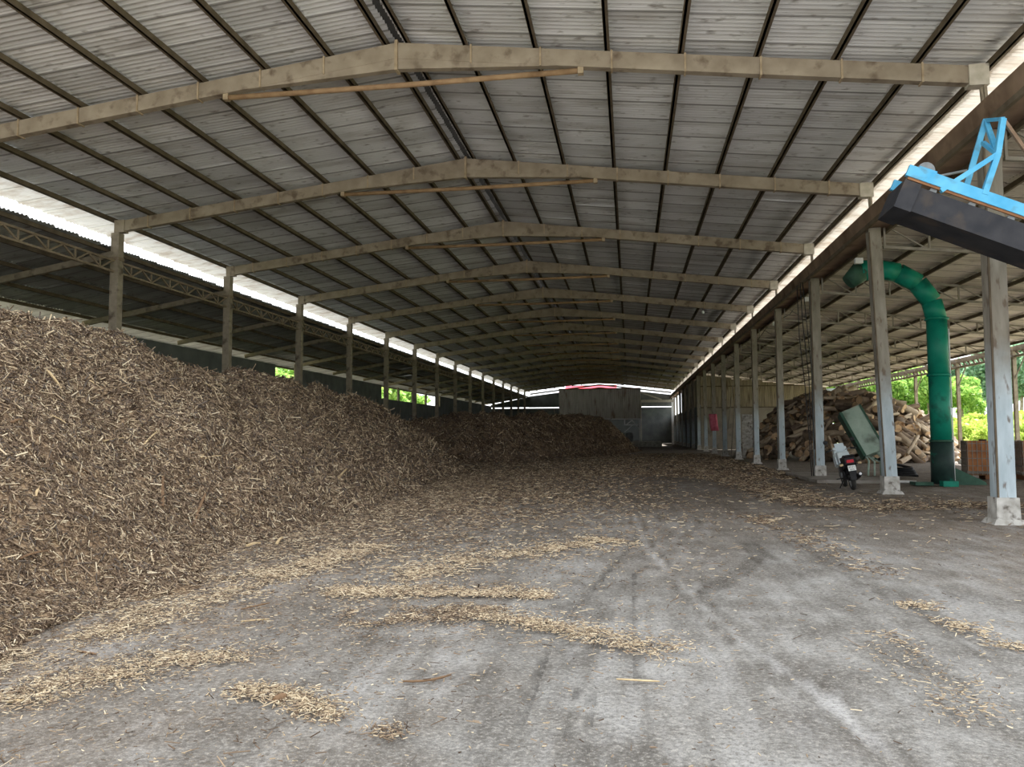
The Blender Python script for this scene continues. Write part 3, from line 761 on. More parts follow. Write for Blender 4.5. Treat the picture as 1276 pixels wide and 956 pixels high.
ground_chips('chip_drift', 'small loose chip patch with a dark bark piece on the concrete', 2200, drift([(295, 858), (345, 868), (395, 880), (418, 898)], .17), PALE, lift=.006)
ground_chips('chip_drift', 'small clump of thin chips beside the curved twig', 260, drift([(465, 912), (495, 916)], .08), MIDW, lift=.01)
ground_chips('chip_drift', 'pale chip strip along the wheel rut on the open side', 1500, drift([(1140, 752), (1190, 782), (1230, 800), (1290, 812)], .22), PALE, lift=.006)
ground_chips('chip_drift', 'thin scatter of pale chips between the two wheel ruts', 900, drift([(1120, 790), (1150, 830), (1170, 850), (1200, 900)], .55), PALE)
ground_chips('chip_drift', 'broken band of chips and dirt in front of the motorcycle', 14000, drift([(850, 585), (900, 594), (960, 612), (1030, 632), (1110, 634), (1200, 628), (1300, 636)], 1.25), MIDW, lift=.05)
ground_chips('chip_drift', 'sparse chips edging the rut before the grey columns', 1500, drift([(930, 640), (985, 662), (1040, 690), (1100, 720)], .55), MIDW)
ground_chips('chip_drift', 'broad pale apron of chips hugging the foot of the tall heap', 15000, drift([(-60, 850), (60, 815), (160, 775), (260, 740), (360, 712), (460, 680)], .62), PALE, lift=.006)
ground_chips('chip_drift', 'thin outer fringe of chips between heap and bare concrete', 5000, drift([(0, 880), (120, 840), (240, 818), (290, 830)], .5), PALE, lift=.003)
def skirt(n):
    x = RNG.uniform(-8, 1.5, n*4); y = RNG.uniform(2.5, 34, n*4); d, _ = seg_dist(x, y, toe, True)
    pr = np.exp(-d/(1.15+.04*y))*np.clip(9/y, .25, 1)**.6*(0.5+.5*(vnoise(x*1.3, y*1.3, 12) > -.2)); pr[HN(x, y) > .25] = 0
    k = RNG.choice(len(x), n, replace=False, p=pr/pr.sum()); return np.c_[x[k], y[k]]
ground_chips('scattered_chips', 'wood chips strewn along the foot of the tall heap', 44000, skirt, MIDW)
def skirt2(n):
    x = RNG.uniform(-8, 6.2, n*4); y = RNG.uniform(24, 62, n*4); pr = sstep(.35, 1., (y-24)/6+.6*fbm(x*.3, y*.15, 44))*(HF(x, y) < .3)*(HN(x, y) < .3)*sstep(66, 50, y)*(20/y)
    k = RNG.choice(len(x), n, replace=False, p=pr/pr.sum()); return np.c_[x[k], y[k]]
ground_chips('scattered_chips', 'brown litter of chips carpeting the floor before the dark heap', 15000, skirt2, MIDW, 3.4)
def sparse(n):
    x = RNG.uniform(-6, 8, n); y = 3.2+RNG.power(1.4, n)*18; return np.c_[x, y]
ground_chips('scattered_chips', 'single stray chips sprinkled over the bare concrete', 2600, sparse, (10, 8, 10, 12, 20, 22, 14, 8), 1.6, .035)

# long strips that stand out on the heap and the floor
def hit(px, py):
    d = ray(px, py); o_ = np.array([0, 0, CAM_H]); tt = np.linspace(2, 60, 6000); P = o_+tt[:, None]*d
    h = HN(P[:, 0], P[:, 1]); b = np.argmax((P[:, 2] < np.maximum(h, 0.01))); return P[b]
def strip(p0, p1, wd, mat, label, group):
    a = hit(*p0); b = hit(*p1); a[2] += .03; b[2] += .03
    n = 4; pts = [a+(b-a)*i/n+np.array([0, 0, .015*math.sin(math.pi*i/n)]) for i in range(n+1)]
    q = MB()
    for i in range(n): q.bar(pts[i], pts[i+1], wd*(1-.1*i), wd*.45, wx1=wd*(.9-.1*i))
    o = q.solo('wood_strip', mat, tuple(a)); tag(o, label, 'wood strip', group)
S1 = 'pale split strip lying on the brown chip heap'; S2 = 'brown bark strip lying on the chip heap'
for a, b, wd, m in (((296, 586), (326, 566), .05, 0), ((202, 634), (203, 596), .05, 1), ((240, 658), (256, 618), .045, 1), ((255, 574), (275, 570), .04, 0),
                    ((250, 573), (262, 562), .035, 0), ((256, 480), (268, 488), .04, 0), ((44, 622), (49, 610), .028, 0), ((162, 622), (170, 606), .028, 0), ((57, 462), (76, 486), .04, 0),
                    ((110, 476), (120, 482), .04, 0), ((308, 683), (324, 679), .05, 0), ((14, 530), (28, 526), .04, 1), ((62, 520), (82, 530), .03, 0), ((345, 680), (352, 672), .04, 0),
                    ((130, 552), (160, 548), .03, 0), ((98, 586), (120, 600), .03, 1), ((180, 556), (196, 540), .03, 0), ((420, 600), (432, 586), .05, 0), ((24, 700), (60, 690), .03, 1)):
    strip(a, b, wd, MT['stripdark' if m else 'strip'], S2 if m else S1, 'brown strips on the heap' if m else 'pale strips on the heap')
for a, b, wd, m, lab in (((300, 775), (336, 772), .014, 0, 'pale strip on the floor just off the foot of the heap'), ((8, 876), (30, 874), .02, 0, 'short pale offcut lying alone on the grey floor'),
                         ((136, 846), (180, 840), .014, 0, 'thin pale sliver on the floor by the heap'), ((502, 850), (562, 842), .016, 1, 'dark curved twig lying on the tyre tracks'), ((342, 876), (356, 870), .05, 1, 'dark bark lump in the small chip patch'),
                         ((96, 812), (120, 816), .016, 1, 'brown strip at the edge of the strewn chips'), ((768, 847), (822, 850), .012, 0, 'straight pale sliver across the tyre tracks'), ((300, 760), (336, 752), .016, 1, 'brown bark strip just off the foot of the heap')):
    pts = [G(a[0]+(b[0]-a[0])*i/5, a[1]+(b[1]-a[1])*i/5 + (3*math.sin(math.pi*i/5) if 'curved' in lab else 0)) for i in range(6)]
    for i_, q_ in enumerate(pts): q_[2] = wd*.3
    q = MB().tube(pts, [wd*.35]+[wd*.5]*4+[wd*.3], 6); o = q.solo('wood_strip', MT['stripdark' if m else 'strip'], (pts[0][0], pts[0][1], 0)); tag(o, lab, 'wood strip')

# ------------------------------------------------------------------ log heap
lpoly = [(7.0, 60), (7.1, 51), (8.1, 48.0), (10.5, 44.3), (12.6, 41.8), (15, 42.6), (17.3, 45), (19.6, 48.5), (21.4, 53), (19.5, 58), (14, 60), (8.5, 58)]
def HL(x, y):
    x = np.asarray(x, float); y = np.asarray(y, float)
    d, _ = seg_dist(x, y, lpoly, True); d = np.where(inside(x, y, lpoly), d, 0)
    top = np.interp(x, [8, 10, 12, 14, 16, 18, 20, 21], [2.9, 3.3, 3.75, 3.9, 3.5, 2.9, 2.2, 1.5]) + .38*fbm(x*.55, y*.55, 71)
    s = d*1.05; return np.minimum(s, top) - .12*np.exp(-(s-top)**2/.3)
def log_mesh(L, r0, r1, split, pale, seed, plank=False):
    rr = random.Random(seed); n = 10; q = MB(); prof = []
    for k in range(n):
        a = 2*math.pi*k/n; x, y = math.cos(a), math.sin(a)
        if split and y < -.25: y = -.25+.12*y
        if plank: y *= .32
        j = rr.uniform(.9, 1.1); prof.append((x*j, y*j))
    rings = [(-.5, r0), (-.15, (r0+r1)/2*rr.uniform(.95, 1.08)), (.2, (r0+r1)/2*rr.uniform(.93, 1.05)), (.5, r1)]
    V = []; F = []; bx, by = rr.uniform(-.04, .04), rr.uniform(-.04, .04)
    for t_, r_ in rings:
        for x, y in prof: V.append((x*r_+bx*(1-4*t_*t_), y*r_+by*(1-4*t_*t_), t_*L))
    for i in range(3):
        for k in range(n): F.append((i*n+k, i*n+(k+1) % n, (i+1)*n+(k+1) % n, (i+1)*n+k))
    q._add(V, F, 0, True); q._add([V[k] for k in range(n)], [tuple(reversed(range(n)))], 1); q._add([V[3*n+k] for k in range(n)], [tuple(range(n))], 1)
    return q.mesh('log', [MT['barkpale' if pale else 'bark'], MT['cut']])
LK = [(1.3, .30, .26, 0, 0), (1.6, .20, .17, 0, 0), (1.9, .13, .11, 0, 1), (1.1, .36, .34, 0, 0), (1.5, .28, .25, 1, 1), (1.2, .34, .30, 1, 0), (2.1, .10, .08, 0, 1), (1.7, .24, .22, 1, 1), (1.4, .17, .15, 0, 1)]
LM = [log_mesh(*a, seed=i*3+1) for i, a in enumerate(LK)]
LLAB = ['thick round log with dark bark on the log heap', 'dark barked log on the log heap', 'slim peeled pale log on the log heap', 'stout dark log with a wide sawn end on the log heap', 'pale split log on the log heap',
        'heavy split log with dark bark on the log heap', 'thin pale pole on the log heap', 'broad split pale log on the log heap', 'short pale log on the log heap']
LLN = ['thick_log', 'log', 'peeled_log', 'stout_log', 'split_log', 'split_log', 'pole', 'split_log', 'short_log']
rl = random.Random(5); cand = []
for i in range(40000):
    if len(cand) >= 296: break
    x = rl.uniform(7.2, 21.2); y = rl.uniform(41.5, 55)
    h = float(HL(x, y))
    if h < .12: continue
    e = .2; sx = float(HL(x+e, y)-HL(x-e, y))/(2*e); sy = float(HL(x, y+e)-HL(x, y-e))/(2*e)
    front = sy*y+sx*x
    if front < -2 and rl.random() > .1: continue
    if any((x-c[0])**2+(y-c[1])**2+(h-c[2])**2 < .14 for c in cand): continue
    cand.append((x, y, h, sx, sy))
def log_rot(x, y, sx, sy, r_):
    n_ = Vector((-sx, -sy, 1)).normalized()
    d = Vector((r_.gauss(0, 1), r_.gauss(0, 1), r_.gauss(0, .45))); d = (d - n_*d.dot(n_)*.85).normalized()
    return d.to_track_quat('Z', 'Y').to_euler()
for (x, y, h, sx, sy) in cand:
    k = rl.choices(range(9), (8, 10, 8, 6, 8, 6, 6, 7, 8))[0]; s = rl.uniform(.6, 1.05); r_ = LK[k][1]*s
    o = place(LLN[k], LM[k], None, (x, y, max(h-r_*.2, r_*.75)), log_rot(x, y, sx, sy, rl), (s, s, s))
    tag(o, LLAB[k], 'log', 'logs of the heap: '+LLN[k].replace('_', ' '))
VV = []; q = MB()
for i in range(900):
    x = rl.uniform(7.5, 20.6); y = rl.uniform(42.3, 56); h = float(HL(x, y))
    if h < .6: continue
    z = rl.uniform(max(.2, h-1.2), max(.25, h-.12)); d = Vector((rl.gauss(0, 1), rl.gauss(0, 1), rl.gauss(0, .25))).normalized()*rl.uniform(.35, .7); r_ = rl.uniform(.1, .26)
    c = Vector((x, y, z)); q.tube([c-d, c+d], [r_, r_*.9], 7, capmi=1)
o = q.build('buried_logs', [MT['bark'], MT['cut']]); tag(o, 'dark logs buried inside the log heap', 'logs', None, 'stuff')
# sticks leaning on the front of the heap
for a, b, Y, lab in (((1130, 566), (1144, 543), 41.0, 'pale stick leaning upright on the log heap by the green duct'), ((1044, 579), (1032, 544), 41.2, 'pale stick leaning on the logs behind the motorcycle'),
                     ((1088, 520), (1066, 512), 44.0, 'round pale pole end sticking out above the green chute')):
    A = on(*a, 1, Y); B = on(*b, 1, Y+.8); o = MB().tube([A, (A+B)/2, B], [.09, .09, .08], 8, capmi=1).solo('stick', [MT['barkpale'], MT['cut']], tuple(A)); tag(o, lab, 'stick')

# ------------------------------------------------------------------ green duct
D = G(1180, 606); dx, dy = D[0], D[1]+.28
r = empty('green_duct', (dx, dy, 0)); tag(r, 'big green steel duct bending from floor to gutter behind the leaning column', 'duct')
R_ = .285
MB().tube([(dx, dy, 1.33), (dx, dy, 3.3)], R_, 20).build('pipe', MT['green'], r)
MB().tube([(dx, dy, 3.3), (dx, dy, 5.0)], R_*1.0, 20).build('pipe', MT['green'], r)
pts = [(dx, dy, 5.0), (dx-.12, dy+.0, 5.55), (dx-.5, dy, 6.12), (dx-1.05, dy, 6.46), (dx-1.65, dy, 6.6)]
for i in range(4): MB().tube([pts[i], pts[i+1]], R_*1.01, 20).build('elbow_segment', MT['green'], r)
MB().tube([(dx-1.6, dy, 6.6), (dx-2.15, dy, 6.55)], [R_, R_*1.15], 20).build('elbow_segment', MT['green'], r)
MB().tube([(dx-2.1, dy, 6.55), (dx-2.5, dy, 6.2)], [R_*1.15, R_*.8], 20).build('hood', MT['greenshade'], r)
for z in (1.33, 3.3, 5.0): MB().lathe([(R_, -.03), (R_+.045, -.03), (R_+.045, .03), (R_, .03)], (dx, dy, z), n=20).build('flange', MT['greenshade'] if z < 2 else MT['green'], r)
MB().tube([(dx, dy, .05), (dx, dy, 1.32)], [R_*1.12, R_*1.06], 20).build('sooty_base', MT['greendark'], r)
MB().box((dx+.02, dy-.38, .08), (.42, .3, .16)).build('foot', MT['green'], r)
MB().box((dx-.6, dy, .06), (.5, .5, .1)).build('foot', MT['greenshade'], r)
MB().bar((dx+.33, dy, .1), (dx+.33, dy, 4.7), .03, .03).build('white_pipe', MT['whitepaint'], r)
# sloping green plate by its base
o = MB().prism([(dx+.35, .0), (dx+1.35, .0), (dx+1.3, .1), (dx+.4, .55)], 'y', dy+.3, dy+.36).solo('green_plate', MT['greenshade'], (dx+.8, dy+.3, 0)); tag(o, 'wedge of dark green steel plate beside the duct base', 'plate')

# ------------------------------------------------------------------ tilted green chute behind the motorcycle, with rake of pipes
r = empty('chute', tuple(G(1085, 592))); cy = 30.5
tag(r, 'tilted grey green steel chute box behind the motorcycle', 'chute')
A = on(1058, 512, 1, cy); B = on(1089, 566, 1, cy-.6)
ax = Vector(B)-Vector(A)
MB().bar(A, B, .70, .50, up=(0, -1, 0)).build('chute_body', MT['greengrey'], r)
off = ax.cross(Vector((0, 1, 0))).normalized()*.37
MB().bar(Vector(A)-off*-1.0, Vector(B)-off*-1.0, .06, .58, up=(0, -1, 0)).build('dark_flange', MT['greenshade'], r)
MB().bar(Vector(A)-off*1.0, Vector(B)-off*1.0, .10, .54, up=(0, -1, 0)).build('dark_flange', MT['greenshade'], r)
tb = Vector(B)
for i, gp in enumerate(((1082, 594), (1090, 594), (1098, 593), (1106, 592), (1114, 592))):
    e = G(*gp); s0 = tb+Vector((-.35+.12*i, -.05, .0-.05*i))
    m_ = s0.lerp(Vector(e), .45)+Vector((.10+.03*i, 0, .12)); MB().tube([s0, m_, (e[0], e[1], .03)], .035, 6).build('leg_pipe', MT['greengrey'] if i < 3 else MT['greenshade'], r)
e = G(1108, 592); MB().tube([tb+Vector((.1, 0, .1)), tb.lerp(Vector(e), .5)+Vector((.12, 0, .2)), (e[0], e[1], .06)], .075, 8).build('support', MT['greengrey'], r)

# ------------------------------------------------------------------ small things at the edge of the log store
c0 = G(1012, 603); c1 = G(1112, 608)
o = MB().box(((c0[0]+c1[0])/2+.35, (c0[1]+c1[1])/2+3.6, .05), (2.1, 5.0, .10)).solo('concrete_curb', MT['concrete'], ((c0[0]+c1[0])/2, c0[1], 0)); tag(o, 'low concrete slab under the motorcycle column', 'slab')
a = G(1076, 601); b = G(1142, 603); o = MB().tube([(a[0], a[1], .05), (b[0], b[1], .05)], .045, 8).solo('pipe', MT['whitepaint'], (a[0], a[1], 0)); tag(o, 'white pipe lying on the floor beside the motorcycle', 'pipe')
hpts = []; hc = G(1134, 596)
for i in range(50):
    a_ = i*.52; hpts.append((hc[0]+(.42-.004*i)*math.cos(a_), hc[1]+.5+.35*math.sin(a_), .05+.006*i))
o = MB().tube(hpts + [(hc[0]-.5, hc[1]+.5, .5), (hc[0]-.6, hc[1]+.6, .75), (hc[0]-.85, hc[1]+.6, .62)], .045, 6).solo('hose', MT['black'], (hc[0], hc[1], 0)); tag(o, 'black hose coiled on the floor behind the leaning column', 'hose')
# litter near the log heap
for (px, py, s, lab) in ((968, 566, .5, 'pale plastic litter beside the dark logs'), (1190, 572, .5, 'crumpled pale litter next to the green duct'), (1203, 578, .42, 'crumpled pale litter below the caged tank'), (1196, 565, .4, 'white rag on the logs beside the green duct')):
    g_ = G(px, py); v = []; rr = random.Random(int(px)); n = 9
    q = MB(); rows = 5
    for j in range(rows):
        for k in range(n):
            a_ = 2*math.pi*k/n; rad = s*math.cos(j/rows*1.5)*rr.uniform(.6, 1.1); v.append((g_[0]+rad*math.cos(a_), g_[1]+rad*.7*math.sin(a_), s*.9*j/rows*rr.uniform(.7, 1.2)))
    q._add(v, [(j*n+k, j*n+(k+1) % n, (j+1)*n+(k+1) % n, (j+1)*n+k) for j in range(rows-1) for k in range(n)]+[tuple((rows-1)*n+k for k in range(n))], 0)
    o = q.solo('litter', MT['rag'], tuple(g_)); tag(o, lab, 'litter')
# leaning board, pink cloth
g_ = G(932, 571); o = MB().bar((g_[0], g_[1], .02), (g_[0]+.05, g_[1]+.35, 2.75), .64, .06, up=(0, -1, 0)).solo('board', MT['plinth'], tuple(g_)); tag(o, 'grey board leaning upright against a slim column', 'board')
yk_ = fy(7); q = MB(); cz = [3.05, 2.6, 2.1, 1.75]
V = []
for i, z in enumerate(cz):
    for j in range(7): V.append((XR-.2-.12*math.sin(j*1.4+i)-.03*i, yk_-.25+.05*math.sin(j*2.0), z)); V[-1] = (XR-.42+.1*j+.05*i, yk_-.24+.05*math.sin(j*2.2+i), z)
q._add(V, [(i*7+j, i*7+j+1, i*7+j+8, i*7+j+7) for i in range(3) for j in range(6)], 0, True)
o = q.solo('cloth', MT['pink'], (XR, yk_-.24, 1.75)); tag(o, 'pink cloth hung on a far column', 'cloth')
sol = o.modifiers.new('thick', 'SOLIDIFY'); sol.thickness = .012

# caged tanks (IBC totes)
def ibc(loc, label, rz):
    r = empty('caged_tank', loc, rz); tag(r, label, 'tank', 'caged tanks')
    b = MB().box((0, 0, .78), (1.12, .94, 1.02)); b.build('tank', MT['ibc'], r, False)
    MB().lathe([(.0, .05), (.12, .05), (.12, 0), (.14, 0)], (0, 0, 1.29), n=14).build('lid', MT['black'], r, False)
    for z in (.20, .45, .70, .95, 1.2):
        q = MB()
        for a_, b_ in (((-.59, -.5), (.59, -.5)), ((.59, -.5), (.59, .5)), ((.59, .5), (-.59, .5)), ((-.59, .5), (-.59, -.5))): q.bar((*a_, z), (*b_, z), .022, .022)
        q.build('cage_hoop', MT['wire'], r, False)
    q0 = MB().bar((0, 0, .15), (0, 0, 1.30), .02, .02).mesh('cage_bar', MT['wire'])
    for i in range(9):
        for s_ in (-1, 1): place('cage_bar', q0, r, (-.56+.14*i, s_*.5, 0))
    for i in range(7):
        for s_ in (-1, 1): place('cage_bar', q0, r, (s_*.59, -.42+.14*i, 0))
    pl = MB()
    for x in (-.5, 0, .5): pl.box((x, 0, .07), (.12, 1.0, .14))
    pl.box((0, 0, .15), (1.2, 1.0, .03)); pl.build('pallet', MT['rust'], r, False)
    MB().box((.36, -.515, .82), (.26, .02, .55)).build('label_plate', MT['bluesheet'], r, False)
ibc((11.95, 28.6, 0), 'amber tank in a wire cage standing between duct and pale column', -.20)
ibc((13.45, 28.1, 0), 'amber tank in a wire cage half hidden by the pale column', -.20)
# grey green tarpaulin-covered machine beside the tanks
g_ = (12.55, 25.6, 0)
r = empty('covered_machine', g_); tag(r, 'low machine under a grey green sheet next to the pale column', 'machine')
q = MB().prism([(-.0, .28), (.1, .62), (.5, .92), (1.3, 1.0), (1.9, .9), (2.0, .25)], 'y', -.5, .5); q.build('cover', MT['greenshade'], r, False)
MB().box((1.0, 0, .17), (1.9, .9, .26)).build('base', MT['black'], r, False)

# cables hanging from the gutter
def cable(pix, Y, label, rad=.016):
    pts = [on(px, py, 1, Y) for px, py in pix]; pts = [Vector(p) for p in pts]
    sm = []
    for i in range(len(pts)-1):
        for t_ in (0, .33, .66): sm.append(pts[i].lerp(pts[i+1], t_))
    sm.append(pts[-1]); o = MB().tube(sm, rad, 6).solo('cable', MT['wire' if 'grey' in label else 'black'], tuple(sm[-1])); tag(o, label, 'cable', 'cables')
Yc = fy(2)-.3
cable([(993, 356), (996, 420), (1003, 480), (1008, 540), (1012, 600)], Yc, 'black cable looping from the gutter to the motorcycle column')
cable([(997, 352), (1000, 400), (1008, 470), (1010, 540), (1014, 596)], Yc, 'black cable looping from the gutter to the motorcycle column')
cable([(1000, 352), (1006, 410), (1012, 470), (1013, 520), (1015, 560)], Yc, 'black cable looping from the gutter to the motorcycle column')
cable([(976, 396), (984, 392), (990, 384)], fy(3)-.3, 'short cable drooping from a column head to the gutter')
cable([(944, 424), (950, 416), (958, 404)], fy(4)-.3, 'short cable drooping from a column head to the gutter')
Yd = fy(6)-.2
cable([(917, 446), (914, 474), (910, 510), (907, 535)], Yd, 'grey cable hanging beside the pink cloth', .03)
cable([(919, 446), (918, 480), (914, 520), (911, 573)], Yd, 'grey cable hanging beside the pink cloth', .03)
# lamps under the gutter and a bulb below the roof
for k, lab in ((1, 'small white lamp box under the gutter near the leaning column'), (2, 'small white lamp box under the gutter near the cable column'), (3, 'small white lamp box under the gutter before the log heap')):
    y = fy(k)+2.6; r = empty('lamp', (XR+.35, y, 6.6)); tag(r, lab, 'lamp')
    MB().box((XR+.35, y, 6.72), (.22, .16, .16)).build('housing', MT['whitepaint'], r)
    MB().bar((XR+.35, y, 6.78), (XR+.35, y, 6.95), .03, .03).build('stem', MT['post'], r)
bp = on(876, 389, 1, fy(4)); r = empty('bulb', (bp[0], fy(4), bp[2]-.12)); tag(r, 'small bulb hanging below a roof frame', 'bulb')
MB().lathe([(.0, -.1), (.06, -.07), (.075, -.02), (.05, .05), (.03, .08)], tuple(bp), n=12).build('glass', MT['whitepaint'], r)
MB().tube([(bp[0], bp[1], bp[2]+.06), (bp[0], bp[1], rund(abs(bp[0]-XM))+.02)], .012, 6).build('cord', MT['black'], r)

# ------------------------------------------------------------------ blue conveyor
yc = 13.0
LA = on(1112, 250, 1, yc); slope = -0.44
def cz_(x): return LA[2]-.0+slope*(x-LA[0])
xe = LA[0] + (LA[2]-.35)/abs(slope)
r = empty('conveyor', (xe, yc, 0)); tag(r, 'inclined conveyor with black trough and sky blue frame', 'conveyor')
P = lambda x, dz, dyy=0: (x, yc+dyy, cz_(x)+dz)
MB().bar(P(LA[0], 0), P(xe, 0), .72, .40).build('trough', MT['belt'], r)
MB().bar(P(LA[0]-.02, -.0), P(LA[0]+.22, 0), .80, .46).build('head_box', MT['belt'], r)
for s_ in (-1, 1):
    MB().bar(P(LA[0]+.12, .42, s_*.36), P(xe, .42, s_*.36), .07, .18).build('side_channel', MT['blue'], r)
    MB().bar(P(LA[0]+.12, .30, s_*.36), P(xe, .30, s_*.36), .03, .04).build('belt_edge', MT['rust'], r)
rm = MB().tube([(0, -.33, 0), (0, .33, 0)], .055, 8).mesh('roller', MT['motor'])
x = LA[0]+.5
while x < xe-.3:
    place('roller', rm, r, (x-xe, 0, cz_(x)+.25)); x += .55
mx = LA[0]+.42
dr = MB().tube([P(mx, .56, -.30), P(mx, .56, .30)], .13, 14).build('drive_drum', MT['motor'], r)
MB().bar(P(mx-.13, .50, -.32), P(mx+.12, .50, -.32), .05, .14).build('bearing', MT['blue'], r)
MB().tube([P(mx+.1, .56, .0), P(mx+.75, .98, .1)], .022, 6).build('shaft', MT['motor'], r)
ap = Vector(on(1243, 192, 1, yc-.36))
for b_, wdt in ((on(1172, 238, 1, yc-.36), .075), (on(1226, 243, 1, yc-.36), .085)): MB().bar(b_, ap, wdt, wdt).build('strut', MT['blue'], r)
ap2 = Vector(on(1228, 150, 1, yc+.3)); MB().bar(on(1203, 236, 1, yc+.36), ap2, .085, .085).build('strut', MT['blue'], r)
MB().bar(ap, ap2, .07, .07).build('strut', MT['blue'], r)
MB().bar(ap, Vector(on(1225, 178, 1, yc+.1)), .06, .06).build('strut', MT['blue'], r)
ap3 = ap+Vector((.1, 0, .55)); MB().bar(ap, ap3, .08, .08).build('strut', MT['blue'], r); MB().bar(ap3, ap2, .06, .06).build('strut', MT['blue'], r)
e2 = ap+Vector((1.1, 0, 0)); e2.z = cz_(e2.x)+.46; MB().bar(ap3, e2, .05, .05).build('stay', MT['girder'], r)
for x in (9.6, 12.6):
    for s_ in (-1, 1): MB().bar((x, yc+s_*.45, 0), P(x, -.2, s_*.36), .09, .09).build('leg', MT['blue'], r)
MB().box((xe-.1, yc, .22), (.6, .9, .44)).build('tail_box', MT['blue'], r)

# ------------------------------------------------------------------ corrugated bin on white legs, at the far end
bx0, bx1, by_ = -8.2, 1.28, 91.0
pz = .62
o = MB().box(((bx0+3.4)/2, by_+3.2, pz/2), (3.4-bx0+.5, 7, pz)).solo('concrete_platform', MT['plinth'], (-2.4, by_, 0)); tag(o, 'low pale concrete platform under the corrugated bin', 'platform')
r = empty('hopper_bin', ((bx0+bx1)/2, by_, pz)); tag(r, 'corrugated metal bin on white steel legs above the dark heap', 'bin')
v, f = corr_panel(.97, 3.55, 4, .05); pm = np_mesh('bin_panel', v, f, MT['clad'], True)
nP = 10; stepx = (bx1-bx0)/nP
for i in range(nP):
    place('bin_panel', pm, r, (bx0+stepx*(i+.5)-(bx0+bx1)/2, .02*(i % 2), 3.28-pz))
    place('bin_panel', pm, r, (bx0+stepx*(i+.5)-(bx0+bx1)/2, 6+.02*(i % 2), 3.28-pz))
for i in range(6):
    for xx in (bx0, bx1): place('bin_panel', pm, r, (xx-(bx0+bx1)/2, .5+i*1.0, 3.28-pz), (0, 0, math.pi/2))
MB().box(((bx0+bx1)/2, by_+3, 3.3), (bx1-bx0-.05, 5.9, .1)).build('bin_floor', MT['clad'], r)
for z in (3.25, 6.82): MB().box(((bx0+bx1)/2, by_-.06, z), (bx1-bx0+.1, .08, .12)).build('rail', MT['whitepaint'] if z < 4 else MT['rust'], r)
for xx in (bx0+.05, -5.5, -2.6, bx1-.05):
    for yy_ in (by_-.02, by_+6): MB().box((xx, yy_, (pz+3.2)/2), (.17, .17, 3.2-pz)).build('leg', MT['whitepaint'], r)
MB().box((bx1-.95, by_-.04, 2.55), (1.9, .1, .10)).build('rail', MT['whitepaint'], r)
MB().box((bx1-1.85, by_-.04, 2.85), (.12, .1, .7)).build('brace', MT['whitepaint'], r)
for a_, b_ in (((bx1-.05, 1.9), (bx1-1.0, 3.1)), ((bx1-1.0, 3.1), (bx1-1.7, 2.55)), ((bx1-.95, 2.5), (bx1-1.9, 1.7))): MB().bar((a_[0], by_-.05, a_[1]), (b_[0], by_-.05, b_[1]), .1, .1).build('brace', MT['whitepaint'], r)
o = MB().lathe([(0, .0), (.42, 0), (.46, .5), (.42, 1.0), (.0, 1.05)], (bx1-1.35, by_+1.0, pz), n=14).solo('drum', MT['motor'], (bx1-1.35, by_+1, pz)); tag(o, 'grey drum under the corrugated bin', 'drum')
# pale portal beside the bin
r = empty('portal', (3.6, 108, 0)); tag(r, 'pale beam and post framing the dark doorway beside the bin', 'portal')
MB().box((3.75, 108, 6.0), (4.6, .2, .35)).build('lintel', MT['bracket'], r)
MB().box((5.85, 108, 2.95), (.3, .2, 5.9)).build('jamb', MT['whitepaint'], r)
MB().bar((1.6, 108, 7.2), (4.4, 108, 6.2), .12, .2).build('brace', MT['bracket'], r)
MB().box((1.55, 108, 2.95), (.2, .2, 5.9)).build('jamb', MT['bracket'], r)
# red roofed building past the end wall
r = empty('red_roof_building', (-4.6, 136, 0)); tag(r, 'building with red roof glimpsed past the end wall', 'building')
MB().box((-5.5, 138, 4.4), (10, 6, 8.8)).build('wall', MT['bandwall'], r)
MB().prism([(134, 8.7), (142, 8.7), (138, 10.1)], 'x', -11.2, -2.2).build('roof', MT['redroof'], r)

# ------------------------------------------------------------------ motorcycle
mp = G(1064, 611); bikeH = math.atan2(-0.10, 1)          # heading near +y
r = empty('motorcycle', (mp[0], mp[1], 0.0), bikeH); r.scale = (1.06,)*3; r.rotation_euler = (0, math.radians(-9), -0.10 + 0.0)
tag(r, 'white and black motorcycle parked on its side stand by a column', 'motorcycle')
def wheel(y, rad, wt, parent):
    t_ = MB().lathe([(rad-.085, -wt*.35), (rad-.05, -wt*.5), (rad-.015, -wt*.38), (rad, 0), (rad-.015, wt*.38), (rad-.05, wt*.5), (rad-.085, wt*.35)], (0, y, rad), 'x', 28).build('tyre', MT['tyre'], parent, False)
    MB().lathe([(rad-.085, -wt*.36), (rad-.11, -wt*.3), (rad-.11, wt*.3), (rad-.085, wt*.36)], (0, y, rad), 'x', 28).build('rim', MT['chrome'], t_, False)
    MB().tube([(-.07, y, rad), (.07, y, rad)], .045, 10).build('hub', MT['black'], t_, False)
    for k in range(10):
        a = 2*math.pi*k/10; MB().tube([((-1)**k*.04, y+.03*math.cos(a), rad+.03*math.sin(a)), (0, y+(rad-.1)*math.cos(a), rad+(rad-.1)*math.sin(a))], .007, 5).build('spoke', MT['chrome'], t_, False)
wheel(0, .30, .115, r); wheel(1.27, .30, .10, r)
MB().prism([(-.36, .44), (-.30, .62), (-.12, .66), (.12, .64), (.1, .60), (-.1, .61), (-.27, .57), (-.33, .43)], 'x', -.075, .075).build('rear_mudguard', MT['black'], r, False)
MB().prism([(-.40, .30), (-.37, .30), (-.33, .52), (-.36, .52)], 'x', -.07, .07).build('mud_flap', MT['black'], r, False)
tail = MB().prism([(-.30, .70), (-.28, .86), (.05, .80), (.5, .78), (.5, .62), (.1, .60)], 'x', -.12, .12).build('tail_cowl', MT['black'], r, False)
